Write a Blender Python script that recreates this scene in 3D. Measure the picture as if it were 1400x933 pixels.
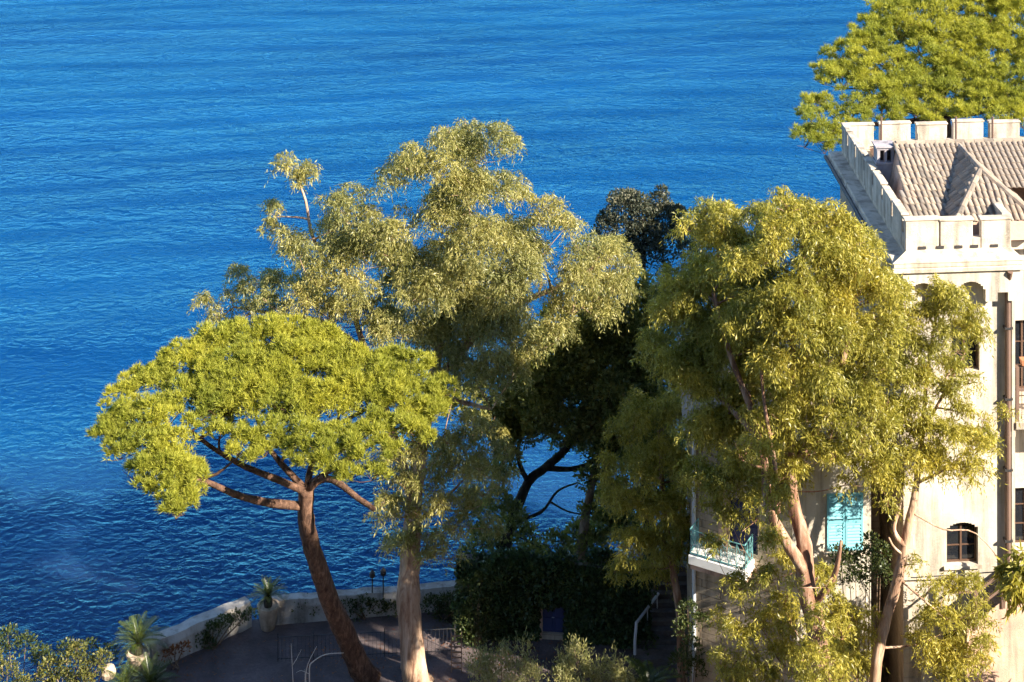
import bpy, math, random
import numpy as np
from mathutils import Vector, Matrix

for o in list(bpy.data.objects):
    bpy.data.objects.remove(o, do_unlink=True)
scene = bpy.context.scene
COL = scene.collection
R = math.radians

# ------------------------------------------------------------------ camera
CAMZ, F, HOR = 46.0, 2000.0, -400.0      # height, focal length and horizon row in photo pixels (1400 wide)
cd = bpy.data.cameras.new('camera')
cam = bpy.data.objects.new('camera', cd)
COL.objects.link(cam)
cam.location = (0, 0, CAMZ)
cam.rotation_euler = (R(90), 0, 0)
cd.sensor_width = 36
cd.lens = F / 1400 * 36
cd.shift_y = (HOR - 466.5) / 1400
cd.clip_start = 0.5
cd.clip_end = 30000
scene.camera = cam

# ------------------------------------------------------------------ sky and sun
SUN_AZ, SUN_EL = R(-35), R(31)            # azimuth from +X, elevation
sdir = Vector((math.cos(SUN_AZ) * math.cos(SUN_EL), math.sin(SUN_AZ) * math.cos(SUN_EL), math.sin(SUN_EL)))
world = bpy.data.worlds.new('World')
scene.world = world
world.use_nodes = True
wn = world.node_tree
sky = wn.nodes.new('ShaderNodeTexSky')
sky.sky_type = 'NISHITA'
sky.sun_disc = False
sky.sun_elevation = SUN_EL
sky.sun_rotation = math.atan2(sdir.x, sdir.y)
sky.air_density = 1.0
sky.dust_density = 0.1
sky.ozone_density = 4.0
wn.links.new(sky.outputs[0], wn.nodes['Background'].inputs[0])
wn.nodes['Background'].inputs[1].default_value = 0.085
sl = bpy.data.lights.new('sun', 'SUN')
sl.energy = 5.0
sl.angle = R(0.5)
sl.color = (1.0, 0.91, 0.76)
sun = bpy.data.objects.new('sun', sl)
COL.objects.link(sun)
sun.rotation_euler = (-sdir).to_track_quat('-Z', 'Y').to_euler()
sun.location = sdir * 200
scene.view_settings.view_transform = 'Standard'
scene.view_settings.look = 'None'
scene.view_settings.exposure = 1.75
scene.view_settings.gamma = 1
scene.view_settings.use_curve_mapping = False
scene.render.engine = 'CYCLES'
scene.cycles.use_adaptive_sampling = True
scene.cycles.adaptive_threshold = 0.02
scene.cycles.adaptive_min_samples = 12
scene.cycles.max_bounces = 6
scene.cycles.diffuse_bounces = 4
scene.cycles.glossy_bounces = 2
scene.cycles.transmission_bounces = 3

# ------------------------------------------------------------------ helpers
def at(px, py, Y):
    """world point on the photo ray of pixel (px, py) at depth Y"""
    return Vector(((px - 700) / F * Y, Y, CAMZ - (py - HOR) / F * Y))

def atz(px, py, z):
    Y = (CAMZ - z) * F / (py - HOR)
    return Vector(((px - 700) / F * Y, Y, z))

def tag(o, label=None, cat=None, group=None, kind=None):
    for k, v in (('label', label), ('category', cat), ('group', group), ('kind', kind)):
        if v:
            o[k] = v
    return o

ORG = {}
def empty(name, loc, label=None, cat=None, group=None):
    o = bpy.data.objects.new(name, None)
    COL.objects.link(o)
    o.location = loc
    o.empty_display_size = 0.2
    ORG[o.name] = Vector(loc)
    return tag(o, label, cat, group)

def origin_of(p):
    v = Vector((0, 0, 0))
    while p is not None:
        v += Vector(p.location)
        p = p.parent
    return v

def link_mesh(name, me, mat=None, parent=None):
    o = bpy.data.objects.new(name, me)
    COL.objects.link(o)
    if mat is not None and len(me.materials) == 0:
        me.materials.append(mat)
    if parent is not None:
        o.parent = parent
    return o

class MB:
    """collects faces given in world coordinates"""
    def __init__(s):
        s.v, s.f = [], []
    def quad(s, a, b, c, d):
        n = len(s.v); s.v += [tuple(a), tuple(b), tuple(c), tuple(d)]; s.f.append((n, n+1, n+2, n+3))
    def poly(s, pts):
        n = len(s.v); s.v += [tuple(p) for p in pts]; s.f.append(tuple(range(n, n + len(pts))))
    def hexa(s, p):
        n = len(s.v); s.v += [tuple(q) for q in p]
        for f in ((0,3,2,1), (4,5,6,7), (0,1,5,4), (1,2,6,5), (2,3,7,6), (3,0,4,7)):
            s.f.append(tuple(n + i for i in f))
    def box(s, x0, x1, y0, y1, z0, z1):
        s.hexa([(x0,y0,z0),(x1,y0,z0),(x1,y1,z0),(x0,y1,z0),(x0,y0,z1),(x1,y0,z1),(x1,y1,z1),(x0,y1,z1)])
    def bar(s, a, b, w, h=None):
        a, b = Vector(a), Vector(b); h = h or w
        d = (b - a).normalized()
        up = Vector((0,0,1)) if abs(d.z) < 0.95 else Vector((0,1,0))
        x = d.cross(up).normalized() * w / 2; y = x.normalized().cross(d) * h / 2
        s.hexa([a-x-y, a+x-y, a+x+y, a-x+y, b-x-y, b+x-y, b+x+y, b-x+y])
    def tube(s, pts, rad, n=8, caps=True, rng=None, rough=0.0):
        pts = [Vector(p) for p in pts]
        if not hasattr(rad, '__len__'): rad = [rad] * len(pts)
        prev = None; base = len(s.v)
        for i, p in enumerate(pts):
            t = (pts[min(i+1, len(pts)-1)] - pts[max(i-1, 0)]).normalized()
            if prev is None:
                a = t.cross(Vector((0.31, 0.87, 0.1))).normalized()
            else:
                a = (prev - t * prev.dot(t)).normalized()
            prev = a; b = t.cross(a)
            for k in range(n):
                th = 2 * math.pi * k / n
                r = rad[i] * (1 + (rng.uniform(-rough, rough) if rng else 0))
                s.v.append(tuple(p + (a * math.cos(th) + b * math.sin(th)) * r))
        for i in range(len(pts) - 1):
            for k in range(n):
                k2 = (k + 1) % n
                s.f.append((base+i*n+k, base+i*n+k2, base+(i+1)*n+k2, base+(i+1)*n+k))
        if caps:
            s.f.append(tuple(base + k for k in reversed(range(n))))
            s.f.append(tuple(base + (len(pts)-1)*n + k for k in range(n)))
    def lathe(s, c, prof, n=20):
        """prof: list of (radius, z) above centre c"""
        base = len(s.v)
        for r, z in prof:
            for k in range(n):
                th = 2*math.pi*k/n
                s.v.append((c[0]+r*math.cos(th), c[1]+r*math.sin(th), c[2]+z))
        for i in range(len(prof)-1):
            for k in range(n):
                k2 = (k+1) % n
                s.f.append((base+i*n+k, base+i*n+k2, base+(i+1)*n+k2, base+(i+1)*n+k))
        s.f.append(tuple(base+k for k in reversed(range(n))))
        s.f.append(tuple(base+(len(prof)-1)*n+k for k in range(n)))
    def build(s, name, mat, parent=None, smooth=False, bevel=0):
        org = origin_of(parent) if parent is not None else Vector((0,0,0))
        me = bpy.data.meshes.new(name)
        me.from_pydata([(x-org.x, y-org.y, z-org.z) for x, y, z in s.v], [], s.f)
        me.update()
        if smooth:
            me.polygons.foreach_set('use_smooth', [True]*len(me.polygons))
        o = link_mesh(name, me, mat, parent)
        if bevel:
            m = o.modifiers.new('bevel', 'BEVEL'); m.width = bevel; m.segments = 1; m.limit_method = 'ANGLE'
        return o

def soup(name, V, nper, mat, parent=None):
    """mesh of many separate faces: V is (N, nper, 3) in world coordinates"""
    org = np.array(origin_of(parent)) if parent is not None else np.zeros(3)
    N = V.shape[0]
    P = (V.reshape(-1, 3) - org).astype(np.float32)
    me = bpy.data.meshes.new(name)
    me.vertices.add(N*nper); me.vertices.foreach_set('co', P.ravel())
    me.loops.add(N*nper); me.loops.foreach_set('vertex_index', np.arange(N*nper, dtype=np.int32))
    me.polygons.add(N)
    me.polygons.foreach_set('loop_start', np.arange(0, N*nper, nper, dtype=np.int32))
    try:
        me.polygons.foreach_set('loop_total', np.full(N, nper, dtype=np.int32))
    except Exception:
        pass
    me.update(); me.validate()
    return link_mesh(name, me, mat, parent)

# ------------------------------------------------------------------ materials
class NT:
    def __init__(s, name):
        s.m = bpy.data.materials.new(name); s.m.use_nodes = True
        s.t = s.m.node_tree; s.b = s.t.nodes['Principled BSDF']; s.out = s.t.nodes['Material Output']
    def n(s, typ, **kw):
        x = s.t.nodes.new(typ)
        for k, v in kw.items(): setattr(x, k, v)
        return x
    def l(s, a, b): s.t.links.new(a, b)
    def coords(s, kind='Object', scale=(1,1,1), rot=(0,0,0)):
        tc = s.n('ShaderNodeTexCoord'); mp = s.n('ShaderNodeMapping')
        mp.inputs['Scale'].default_value = scale; mp.inputs['Rotation'].default_value = rot
        s.l(tc.outputs[kind], mp.inputs[0]); return mp.outputs[0]
    def noise(s, vec, scale, detail=4, rough=0.55, dist=0.0):
        x = s.n('ShaderNodeTexNoise'); x.inputs['Scale'].default_value = scale
        x.inputs['Detail'].default_value = detail; x.inputs['Roughness'].default_value = rough
        x.inputs['Distortion'].default_value = dist
        s.l(vec, x.inputs['Vector']); return x.outputs['Fac']
    def ramp(s, fac, stops):
        r = s.n('ShaderNodeValToRGB'); e = r.color_ramp.elements
        while len(e) < len(stops): e.new(0.5)
        for el, (p, c) in zip(e, stops):
            el.position = p; el.color = (*c, 1) if len(c) == 3 else c
        s.l(fac, r.inputs[0]); return r.outputs[0]
    def mix(s, fac, a, b, blend='MIX'):
        x = s.n('ShaderNodeMix', data_type='RGBA', blend_type=blend)
        for sock, v in ((x.inputs[0], fac), (x.inputs[6], a), (x.inputs[7], b)):
            if hasattr(v, 'is_linked'): s.l(v, sock)
            elif isinstance(v, (int, float)): sock.default_value = v
            else: sock.default_value = (*v, 1)
        return x.outputs[2]
    def math(s, op, a, b=0.0):
        x = s.n('ShaderNodeMath', operation=op)
        for sock, v in ((x.inputs[0], a), (x.inputs[1], b)):
            if hasattr(v, 'is_linked'): s.l(v, sock)
            else: sock.default_value = v
        return x.outputs[0]
    def bump(s, h, strength=0.5, dist=0.02, normal=None):
        x = s.n('ShaderNodeBump'); x.inputs['Strength'].default_value = strength; x.inputs['Distance'].default_value = dist
        s.l(h, x.inputs['Height'])
        if normal is not None: s.l(normal, x.inputs['Normal'])
        s.l(x.outputs[0], s.b.inputs['Normal']); return x.outputs[0]

def mat_leaf(name, c_dark, c_mid, c_light, trans, tfac=0.35, rough=0.5, spec=0.3, patch=0.45):
    t = NT(name)
    g = t.n('ShaderNodeNewGeometry')
    v = t.coords()
    col = t.ramp(g.outputs['Random Per Island'], [(0.0, c_dark), (0.5, c_mid), (1.0, c_light)])
    big = t.noise(v, patch, 2)
    k = t.ramp(big, [(0.3, (0.72,0.78,0.8)), (0.7, (1.22,1.15,1.0))])
    col = t.mix(1.0, col, k, 'MULTIPLY')
    t.l(col, t.b.inputs['Base Color'])
    t.b.inputs['Roughness'].default_value = rough
    t.b.inputs['Specular IOR Level'].default_value = spec
    tr = t.n('ShaderNodeBsdfTranslucent')
    t.l(t.mix(1.0, k, trans, 'MULTIPLY'), tr.inputs[0])
    mx = t.n('ShaderNodeMixShader'); mx.inputs[0].default_value = tfac
    t.l(t.b.outputs[0], mx.inputs[1]); t.l(tr.outputs[0], mx.inputs[2]); t.l(mx.outputs[0], t.out.inputs[0])
    return t.m

def mat_bark(name, a, b, c, zs=0.25, scale=5.0, bump=0.6):
    t = NT(name); v = t.coords(scale=(1,1,zs))
    n1 = t.noise(v, scale, 5, 0.65, 0.6)
    n2 = t.noise(t.coords(scale=(1,1,0.5)), 1.3, 3)
    col = t.ramp(n1, [(0.32, a), (0.52, b), (0.7, c)])
    col = t.mix(t.ramp(n2, [(0.45,(0,0,0)), (0.7,(0.6,)*3)]), col, a)
    t.l(col, t.b.inputs['Base Color']); t.b.inputs['Roughness'].default_value = 0.9
    t.b.inputs['Specular IOR Level'].default_value = 0.15
    t.bump(n1, bump, 0.06); return t.m

def mat_wall(name, base, stain, scale=0.7, bump=0.35, courses=0.0, rough=0.9):
    t = NT(name); v = t.coords()
    n1 = t.noise(v, scale, 5, 0.65); n2 = t.noise(v, 14.0, 4, 0.7)
    vs = t.coords(scale=(1.6,1.6,0.16)); n3 = t.noise(vs, 1.4, 4, 0.6)
    col = t.mix(t.ramp(n1, [(0.38,(0,0,0)), (0.68,(0.95,)*3)]), base, stain)
    col = t.mix(t.ramp(n3, [(0.48,(0,0,0)), (0.68,(0.85,)*3)]), col, tuple(x*0.5 for x in stain))
    col = t.mix(t.ramp(n2, [(0.35,(0.35,)*3), (0.6,(0,0,0))]), col, tuple(x*0.8 for x in base))
    h = n2
    if courses:
        w = t.n('ShaderNodeTexBrick'); w.inputs['Scale'].default_value = 1.0
        w.inputs['Brick Width'].default_value = courses*2.1; w.inputs['Row Height'].default_value = courses
        w.inputs['Mortar Size'].default_value = 0.018; w.inputs['Mortar Smooth'].default_value = 0.6
        sp = t.n('ShaderNodeSeparateXYZ'); t.l(v, sp.inputs[0])
        cb = t.n('ShaderNodeCombineXYZ')
        t.l(t.math('ADD', sp.outputs[0], sp.outputs[1]), cb.inputs[0]); t.l(sp.outputs[2], cb.inputs[1])
        t.l(cb.outputs[0], w.inputs['Vector'])
        w.inputs['Color1'].default_value = (1,1,1,1); w.inputs['Color2'].default_value = (0.8,0.8,0.8,1); w.inputs['Mortar'].default_value = (0.55,0.53,0.5,1)
        col = t.mix(0.75, col, w.outputs['Color'], 'MULTIPLY')
        h = t.math('SUBTRACT', t.math('MULTIPLY', n2, 0.4), w.outputs['Fac'])
    t.l(col, t.b.inputs['Base Color']); t.b.inputs['Roughness'].default_value = rough
    t.b.inputs['Specular IOR Level'].default_value = 0.2
    t.bump(h, bump, 0.03); return t.m

def mat_plain(name, c, rough=0.6, metal=0.0, spec=0.4, var=0.25, scale=3.0):
    t = NT(name); v = t.coords(); n = t.noise(v, scale, 5, 0.65)
    col = t.mix(n, tuple(x*(1-var) for x in c), tuple(min(1, x*(1+var)) for x in c))
    t.l(col, t.b.inputs['Base Color']); t.b.inputs['Roughness'].default_value = rough
    t.b.inputs['Metallic'].default_value = metal; t.b.inputs['Specular IOR Level'].default_value = spec
    t.bump(t.noise(v, scale*7, 3), 0.2, 0.01); return t.m

def mat_glass(name, c=(0.012,0.014,0.018)):
    t = NT(name); t.b.inputs['Base Color'].default_value = (*c,1); t.b.inputs['Roughness'].default_value = 0.06
    v = t.coords(); t.bump(t.noise(v, 1.5, 2), 0.1, 0.02); return t.m

def mat_sea():
    t = NT('sea_water')
    def ridge(n):   # sharp crests, broad troughs
        return t.math('SUBTRACT', 1.0, t.math('ABSOLUTE', t.math('MULTIPLY', t.math('SUBTRACT', n, 0.5), 2.6)))
    v1 = t.coords(scale=(0.62,1,1), rot=(0,0,R(5)))
    v2 = t.coords(scale=(0.66,1,1), rot=(0,0,R(-7)))
    v3 = t.coords(scale=(0.75,1,1), rot=(0,0,R(14)))
    mid = ridge(t.noise(v1, 0.34, 2, 0.5, 0.3))
    small = ridge(t.noise(v2, 0.9, 2, 0.55, 0.4))
    fine = t.noise(v3, 2.6, 3, 0.6, 0.4)
    gust = t.noise(t.coords(scale=(0.35,1,1), rot=(0,0,R(4))), 0.045, 3, 0.6)     # calmer and rougher patches
    amp = t.n('ShaderNodeMapRange'); amp.inputs['From Min'].default_value = 0.35; amp.inputs['From Max'].default_value = 0.65
    amp.inputs['To Min'].default_value = 0.55; amp.inputs['To Max'].default_value = 1.25; t.l(gust, amp.inputs[0])
    sy = t.n('ShaderNodeSeparateXYZ'); t.l(t.coords(), sy.inputs[0])
    lee = t.n('ShaderNodeMapRange'); lee.inputs['From Min'].default_value = 75; lee.inputs['From Max'].default_value = 150     # sheltered water by the shore
    lee.inputs['To Min'].default_value = 0.26; lee.inputs['To Max'].default_value = 1.0; t.l(sy.outputs[1], lee.inputs[0])
    big = t.math('MULTIPLY', mid, t.math('MULTIPLY', lee.outputs[0], 0.46))
    h = t.math('ADD', big, t.math('ADD', t.math('MULTIPLY', t.math('MULTIPLY', small, 0.30), t.math('MAXIMUM', lee.outputs[0], 0.5)), t.math('MULTIPLY', fine, 0.19)))
    nrm = t.bump(t.math('MULTIPLY', h, amp.outputs[0]), 1.0, 1.0)
    patch = t.noise(t.coords(scale=(0.5,1,1)), 0.022, 4, 0.6)
    body = t.mix(t.ramp(patch, [(0.35,(0,0,0)),(0.65,(1,1,1))]), (0.002,0.034,0.122), (0.003,0.058,0.175))
    # water colour shifts to a greyer, more purple blue near the shore
    sp = t.n('ShaderNodeSeparateXYZ'); t.l(t.coords(), sp.inputs[0])
    near = t.math('ADD', sp.outputs[1], t.math('MULTIPLY', t.noise(t.coords(scale=(0.6,1,1)), 0.06, 4), 26.0))
    mr = t.n('ShaderNodeMapRange'); mr.inputs['From Min'].default_value = 84; mr.inputs['From Max'].default_value = 108
    t.l(near, mr.inputs[0])
    body = t.mix(mr.outputs[0], (0.020,0.050,0.118), body)
    df = t.n('ShaderNodeBsdfDiffuse'); t.l(body, df.inputs['Color']); t.l(nrm, df.inputs['Normal'])
    ss = t.n('ShaderNodeSubsurfaceScattering'); ss.falloff = 'BURLEY'; ss.inputs['Scale'].default_value = 22.0
    ss.inputs['Radius'].default_value = (0.5, 0.8, 1.0); t.l(body, ss.inputs['Color']); t.l(nrm, ss.inputs['Normal'])
    md = t.n('ShaderNodeMixShader'); md.inputs[0].default_value = 0.72; t.l(df.outputs[0], md.inputs[1]); t.l(ss.outputs[0], md.inputs[2])
    gl = t.n('ShaderNodeBsdfGlossy'); gl.inputs['Color'].default_value = (0.10, 0.44, 0.80, 1); gl.inputs['Roughness'].default_value = 0.1; t.l(nrm, gl.inputs['Normal'])
    fr = t.n('ShaderNodeFresnel'); fr.inputs['IOR'].default_value = 1.333; t.l(nrm, fr.inputs['Normal'])
    mx = t.n('ShaderNodeMixShader'); t.l(t.math('MINIMUM', fr.outputs[0], 0.6), mx.inputs[0]); t.l(md.outputs[0], mx.inputs[1]); t.l(gl.outputs[0], mx.inputs[2])
    t.l(mx.outputs[0], t.out.inputs[0])
    return t.m

def mat_tile():
    t = NT('roof_tile_clay')
    oi = t.n('ShaderNodeObjectInfo'); v = t.coords()
    col = t.ramp(oi.outputs['Random'], [(0.0,(0.13,0.105,0.085)), (0.3,(0.26,0.20,0.15)), (0.55,(0.36,0.285,0.215)), (0.8,(0.27,0.195,0.14)), (1.0,(0.19,0.172,0.155))])
    n = t.noise(v, 9.0, 4, 0.7)
    col = t.mix(t.ramp(n, [(0.45,(0,0,0)),(0.7,(0.7,)*3)]), col, (0.20,0.18,0.15))
    t.l(col, t.b.inputs['Base Color']); t.b.inputs['Roughness'].default_value = 0.9; t.bump(n, 0.4, 0.02); return t.m

def mat_ground(name, a, b, c, scale=0.6, bump=0.4):
    t = NT(name); v = t.coords(); n1 = t.noise(v, scale, 6, 0.65, 0.4); n2 = t.noise(v, scale*12, 4, 0.7)
    col = t.ramp(n1, [(0.3,a),(0.5,b),(0.72,c)])
    col = t.mix(t.ramp(n2, [(0.4,(0.4,)*3),(0.65,(0,0,0))]), col, a)
    t.l(col, t.b.inputs['Base Color']); t.b.inputs['Roughness'].default_value = 0.95; t.bump(n2, bump, 0.05); return t.m

M = dict(
    sea=mat_sea(),
    pine=mat_leaf('pine_needles', (0.16,0.18,0.022), (0.345,0.35,0.045), (0.50,0.475,0.095), (0.47,0.475,0.055), 0.42, 0.55, 0.25),
    pine2=mat_leaf('pine_needles_far', (0.16,0.18,0.022), (0.345,0.35,0.045), (0.50,0.475,0.095), (0.47,0.475,0.055), 0.42, 0.55, 0.25),
    euc=mat_leaf('eucalyptus_leaves', (0.12,0.125,0.035), (0.285,0.27,0.085), (0.49,0.43,0.17), (0.42,0.39,0.085), 0.36, 0.42, 0.4),
    eucb=mat_leaf('eucalyptus_leaves_yellow', (0.13,0.125,0.02), (0.325,0.29,0.048), (0.53,0.45,0.10), (0.48,0.43,0.05), 0.36, 0.42, 0.4),
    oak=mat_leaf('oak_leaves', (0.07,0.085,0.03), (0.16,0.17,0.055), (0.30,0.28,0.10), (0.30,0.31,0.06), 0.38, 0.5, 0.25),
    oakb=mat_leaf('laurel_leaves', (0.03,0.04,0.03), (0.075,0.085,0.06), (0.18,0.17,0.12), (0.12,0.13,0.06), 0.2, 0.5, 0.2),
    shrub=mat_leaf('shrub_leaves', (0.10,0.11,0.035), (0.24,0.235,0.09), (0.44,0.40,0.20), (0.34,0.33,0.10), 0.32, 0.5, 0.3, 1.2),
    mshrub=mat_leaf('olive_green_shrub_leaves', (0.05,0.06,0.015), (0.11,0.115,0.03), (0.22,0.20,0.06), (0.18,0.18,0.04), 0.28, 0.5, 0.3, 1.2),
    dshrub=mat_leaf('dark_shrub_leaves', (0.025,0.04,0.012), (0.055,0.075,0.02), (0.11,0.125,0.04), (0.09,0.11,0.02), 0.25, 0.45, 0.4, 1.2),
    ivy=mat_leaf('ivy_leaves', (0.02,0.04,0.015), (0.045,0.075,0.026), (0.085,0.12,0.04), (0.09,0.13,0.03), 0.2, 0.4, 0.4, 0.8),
    frond=mat_leaf('cycad_fronds', (0.03,0.05,0.012), (0.06,0.085,0.018), (0.12,0.14,0.03), (0.14,0.17,0.03), 0.25, 0.35, 0.5, 1.0),
    twig=mat_bark('twig_bark', (0.10,0.06,0.04), (0.23,0.16,0.11), (0.36,0.27,0.20), 0.5, 4),
    bark_pine=mat_bark('pine_bark', (0.045,0.025,0.018), (0.13,0.072,0.048), (0.25,0.145,0.095), 0.45, 6, 1.0),
    bark_euc=mat_bark('eucalyptus_bark', (0.17,0.08,0.05), (0.45,0.30,0.20), (0.64,0.48,0.36), 0.14, 4.2, 1.0),
    bark_red=mat_bark('reddish_bark', (0.12,0.055,0.035), (0.30,0.17,0.11), (0.52,0.38,0.28), 0.14, 3.2, 0.7),
    bark_dark=mat_bark('dark_bark', (0.02,0.016,0.014), (0.05,0.04,0.034), (0.10,0.085,0.075), 0.4, 5),
    bare=mat_plain('bare_twig', (0.55,0.46,0.38), 0.8),
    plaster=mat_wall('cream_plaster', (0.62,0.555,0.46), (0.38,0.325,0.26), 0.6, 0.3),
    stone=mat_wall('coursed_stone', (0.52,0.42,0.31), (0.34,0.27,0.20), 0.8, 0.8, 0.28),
    parapet=mat_wall('weathered_parapet_stone', (0.60,0.52,0.42), (0.34,0.28,0.22), 1.6, 0.7),
    trim=mat_wall('stone_trim', (0.62,0.53,0.42), (0.38,0.31,0.24), 1.4, 0.4),
    pink=mat_wall('pinkish_render', (0.60,0.40,0.30), (0.42,0.27,0.20), 1.0, 0.4),
    whitewall=mat_wall('whitewashed_wall', (0.50,0.47,0.43), (0.28,0.24,0.20), 1.1, 0.6),
    white=mat_plain('white_paint', (0.82,0.80,0.76), 0.6, var=0.1),
    chim=mat_wall('chimney_render', (0.42,0.38,0.40), (0.30,0.27,0.28), 2.0, 0.4),
    tile=mat_tile(),
    dark=mat_plain('dark_iron', (0.035,0.032,0.032), 0.55),
    pipe=mat_plain('brown_downpipe', (0.16,0.10,0.075), 0.6),
    teal=mat_plain('turquoise_paint', (0.17,0.45,0.52), 0.6, var=0.25, scale=4),
    tealr=mat_plain('turquoise_railing_paint', (0.14,0.34,0.35), 0.6, var=0.45),
    navy=mat_plain('navy_door_paint', (0.022,0.030,0.105), 0.5),
    blue=mat_plain('blue_door_paint', (0.030,0.042,0.12), 0.6),
    wood=mat_plain('dark_window_wood', (0.10,0.055,0.035), 0.6),
    glass=mat_glass('window_glass'),
    terra=mat_plain('terracotta', (0.42,0.17,0.08), 0.8),
    pot=mat_wall('stone_pot', (0.60,0.47,0.34), (0.40,0.30,0.22), 3.0, 0.4),
    soil=mat_plain('soil', (0.06,0.045,0.035), 0.95),
    metal=mat_plain('galvanised_rail', (0.50,0.52,0.55), 0.5),
    terrace=mat_ground('terrace_paving', (0.06,0.045,0.045), (0.115,0.085,0.083), (0.18,0.135,0.125), 0.7, 0.6),
    earth=mat_ground('hillside_earth', (0.05,0.045,0.025), (0.11,0.09,0.05), (0.18,0.15,0.09), 0.3, 0.6),
    rock=mat_ground('shore_rock', (0.05,0.042,0.038), (0.13,0.11,0.095), (0.26,0.22,0.18), 0.5, 0.9),
    stepm=mat_ground('stair_stone', (0.07,0.06,0.058), (0.13,0.11,0.10), (0.2,0.17,0.15), 1.5, 0.5),
    rust=mat_leaf('rusty_leaves', (0.10,0.035,0.015), (0.2,0.07,0.03), (0.3,0.12,0.04), (0.2,0.08,0.02), 0.2),
)

# ------------------------------------------------------------------ setting: sea, hillside, terrace, shore
def axis(lo, hi, step, far):
    a = list(np.arange(lo, hi + 1e-6, step)); d = step; x = hi; y = lo
    while x < far:
        d *= 1.6; x += d; a.append(x)
    d = step
    while y > -far:
        d *= 1.6; y -= d; a.insert(0, y)
    return np.array(a)

def grid_mesh(name, xs, ys, zf, mat, smooth=True):
    X, Y = np.meshgrid(xs, ys); Z = zf(X, Y)
    V = np.stack([X, Y, Z], -1).reshape(-1, 3); nx, ny = len(xs), len(ys)
    i = np.arange(nx*ny).reshape(ny, nx)
    Fq = np.stack([i[:-1,:-1], i[:-1,1:], i[1:,1:], i[1:,:-1]], -1).reshape(-1, 4)
    me = bpy.data.meshes.new(name); me.from_pydata(V.tolist(), [], Fq.tolist()); me.update()
    if smooth: me.polygons.foreach_set('use_smooth', [True]*len(me.polygons))
    return link_mesh(name, me, mat)

def sea_z(X, Y):
    z = 0.02*np.sin(0.55*Y + 0.10*X + 1.2*np.sin(0.045*X + 0.03*Y)) + 0.015*np.sin(0.9*Y - 0.16*X + 1.5*np.sin(0.06*X - 0.05*Y) + 2.0)
    m = np.clip((420 - np.abs(Y - 150))/200, 0, 1) * np.clip((160 - np.abs(X))/60, 0, 1)
    return z * m
sea = grid_mesh('sea', axis(-110, 110, 1.8, 9000), axis(62, 290, 1.1, 9000), sea_z, M['sea'])
tag(sea, kind='structure')

TZ = 7.4
rs = np.random.RandomState(5)
def hill_z(X, Y):
    z = 44.2 - 0.95*(Y + 1.5)
    z = np.where(Y < 0, 44.2 - 1.4 - 0.0*Y, z)
    z = np.maximum(z, TZ - 0.35)
    bump = 0.5*np.sin(X*0.31 + Y*0.2) + 0.35*np.sin(X*0.7 - Y*0.5 + 1)
    z = z + np.where(Y < 34, bump*0.6, 0)
    # falls to the water on the left of the garden and past its edge
    edge = np.clip((-19 - X)/6, 0, 1)
    z = z*(1 - edge) + np.minimum(z, -3)*edge*np.where(Y > 20, 1, 0) + z*edge*np.where(Y > 20, 0, 1)
    return z
hill = grid_mesh('hillside', np.arange(-90, 130.1, 2.0), np.concatenate([np.arange(-60, 50, 2.0), [52, 54, 56, 57.5]]), hill_z, M['earth'])
tag(hill, kind='structure')

# terrace: paved sheet, its outer edge follows the sea wall
WALL = [Vector((-17.6, 55.6, TZ)), Vector((-14.55, 59.0, TZ)), Vector((-10.9, 61.9, TZ)), Vector((-2.0, 63.2, TZ)), Vector((6.0, 64.0, TZ)), Vector((30, 74, TZ))]
mb = MB()
top = [Vector((-17.6, 50, TZ)), Vector((30, 50, TZ))] + [w.copy() for w in reversed(WALL)]
mb.poly(top)
tag(mb.build('terrace', M['terrace']), kind='structure')
# shore rocks: rough bank from the terrace edge down into the water
path = [Vector((-30, 40, TZ)), Vector((-20, 50, TZ))] + WALL + [Vector((60, 84, TZ)), Vector((110, 95, TZ))]
pts = []
for a, b in zip(path[:-1], path[1:]):
    n = max(2, int((b - a).length/0.9))
    pts += [a.lerp(b, k/n) for k in range(n)]
pts.append(path[-1])
prof = [(-0.3, -0.12), (0.15, -0.25), (0.5, -1.6), (1.0, -2.8), (1.5, -4.4), (2.4, -5.6), (3.4, -6.8), (5.0, -7.9), (7.5, -9.5)]
mb = MB(); rr = random.Random(3)
rows = []
for i, p in enumerate(pts):
    t = (pts[min(i+1, len(pts)-1)] - pts[max(i-1, 0)]).normalized()
    nrm = Vector((-t.y, t.x, 0))
    row = []
    for j, (d, z) in enumerate(prof):
        k = 0 if j < 2 else 1
        row.append(p + nrm*(d + k*rr.uniform(-0.45, 0.6)) + t*k*rr.uniform(-0.3, 0.3) + Vector((0,0,z + k*rr.uniform(-0.5, 0.4))))
    rows.append(row)
for a, b in zip(rows[:-1], rows[1:]):
    for j in range(len(prof)-1):
        mb.quad(a[j], b[j], b[j+1], a[j+1])
tag(mb.build('shore_rocks', M['rock']), kind='structure')

# ------------------------------------------------------------------ villa
VO = Vector((13.78, 53.0, 0)); UU = Vector((0.9968, 0.0802, 0)); VV = Vector((0.0401, 0.9992, 0))
def T(u, v, z): return VO + UU*u + VV*v + Vector((0,0,z))
def tbox(mb, u0, u1, v0, v1, z0, z1):
    mb.hexa([T(u0,v0,z0), T(u1,v0,z0), T(u1,v1,z0), T(u0,v1,z0), T(u0,v0,z1), T(u1,v0,z1), T(u1,v1,z1), T(u0,v1,z1)])
def u_of(px, v=0.5):
    Y = 53 + v + 0.2; return ((px-700)/F*Y - 13.78 - 0.04*v)/0.9968
def z_of(py, v=0.5):
    return CAMZ - (py - HOR)/F*(53 + v + 0.2)

villa = empty('villa', T(4, 4, TZ), 'cream stone villa with crenellated tower, tiled roof and arched window behind the eucalyptus', 'building')

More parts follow.
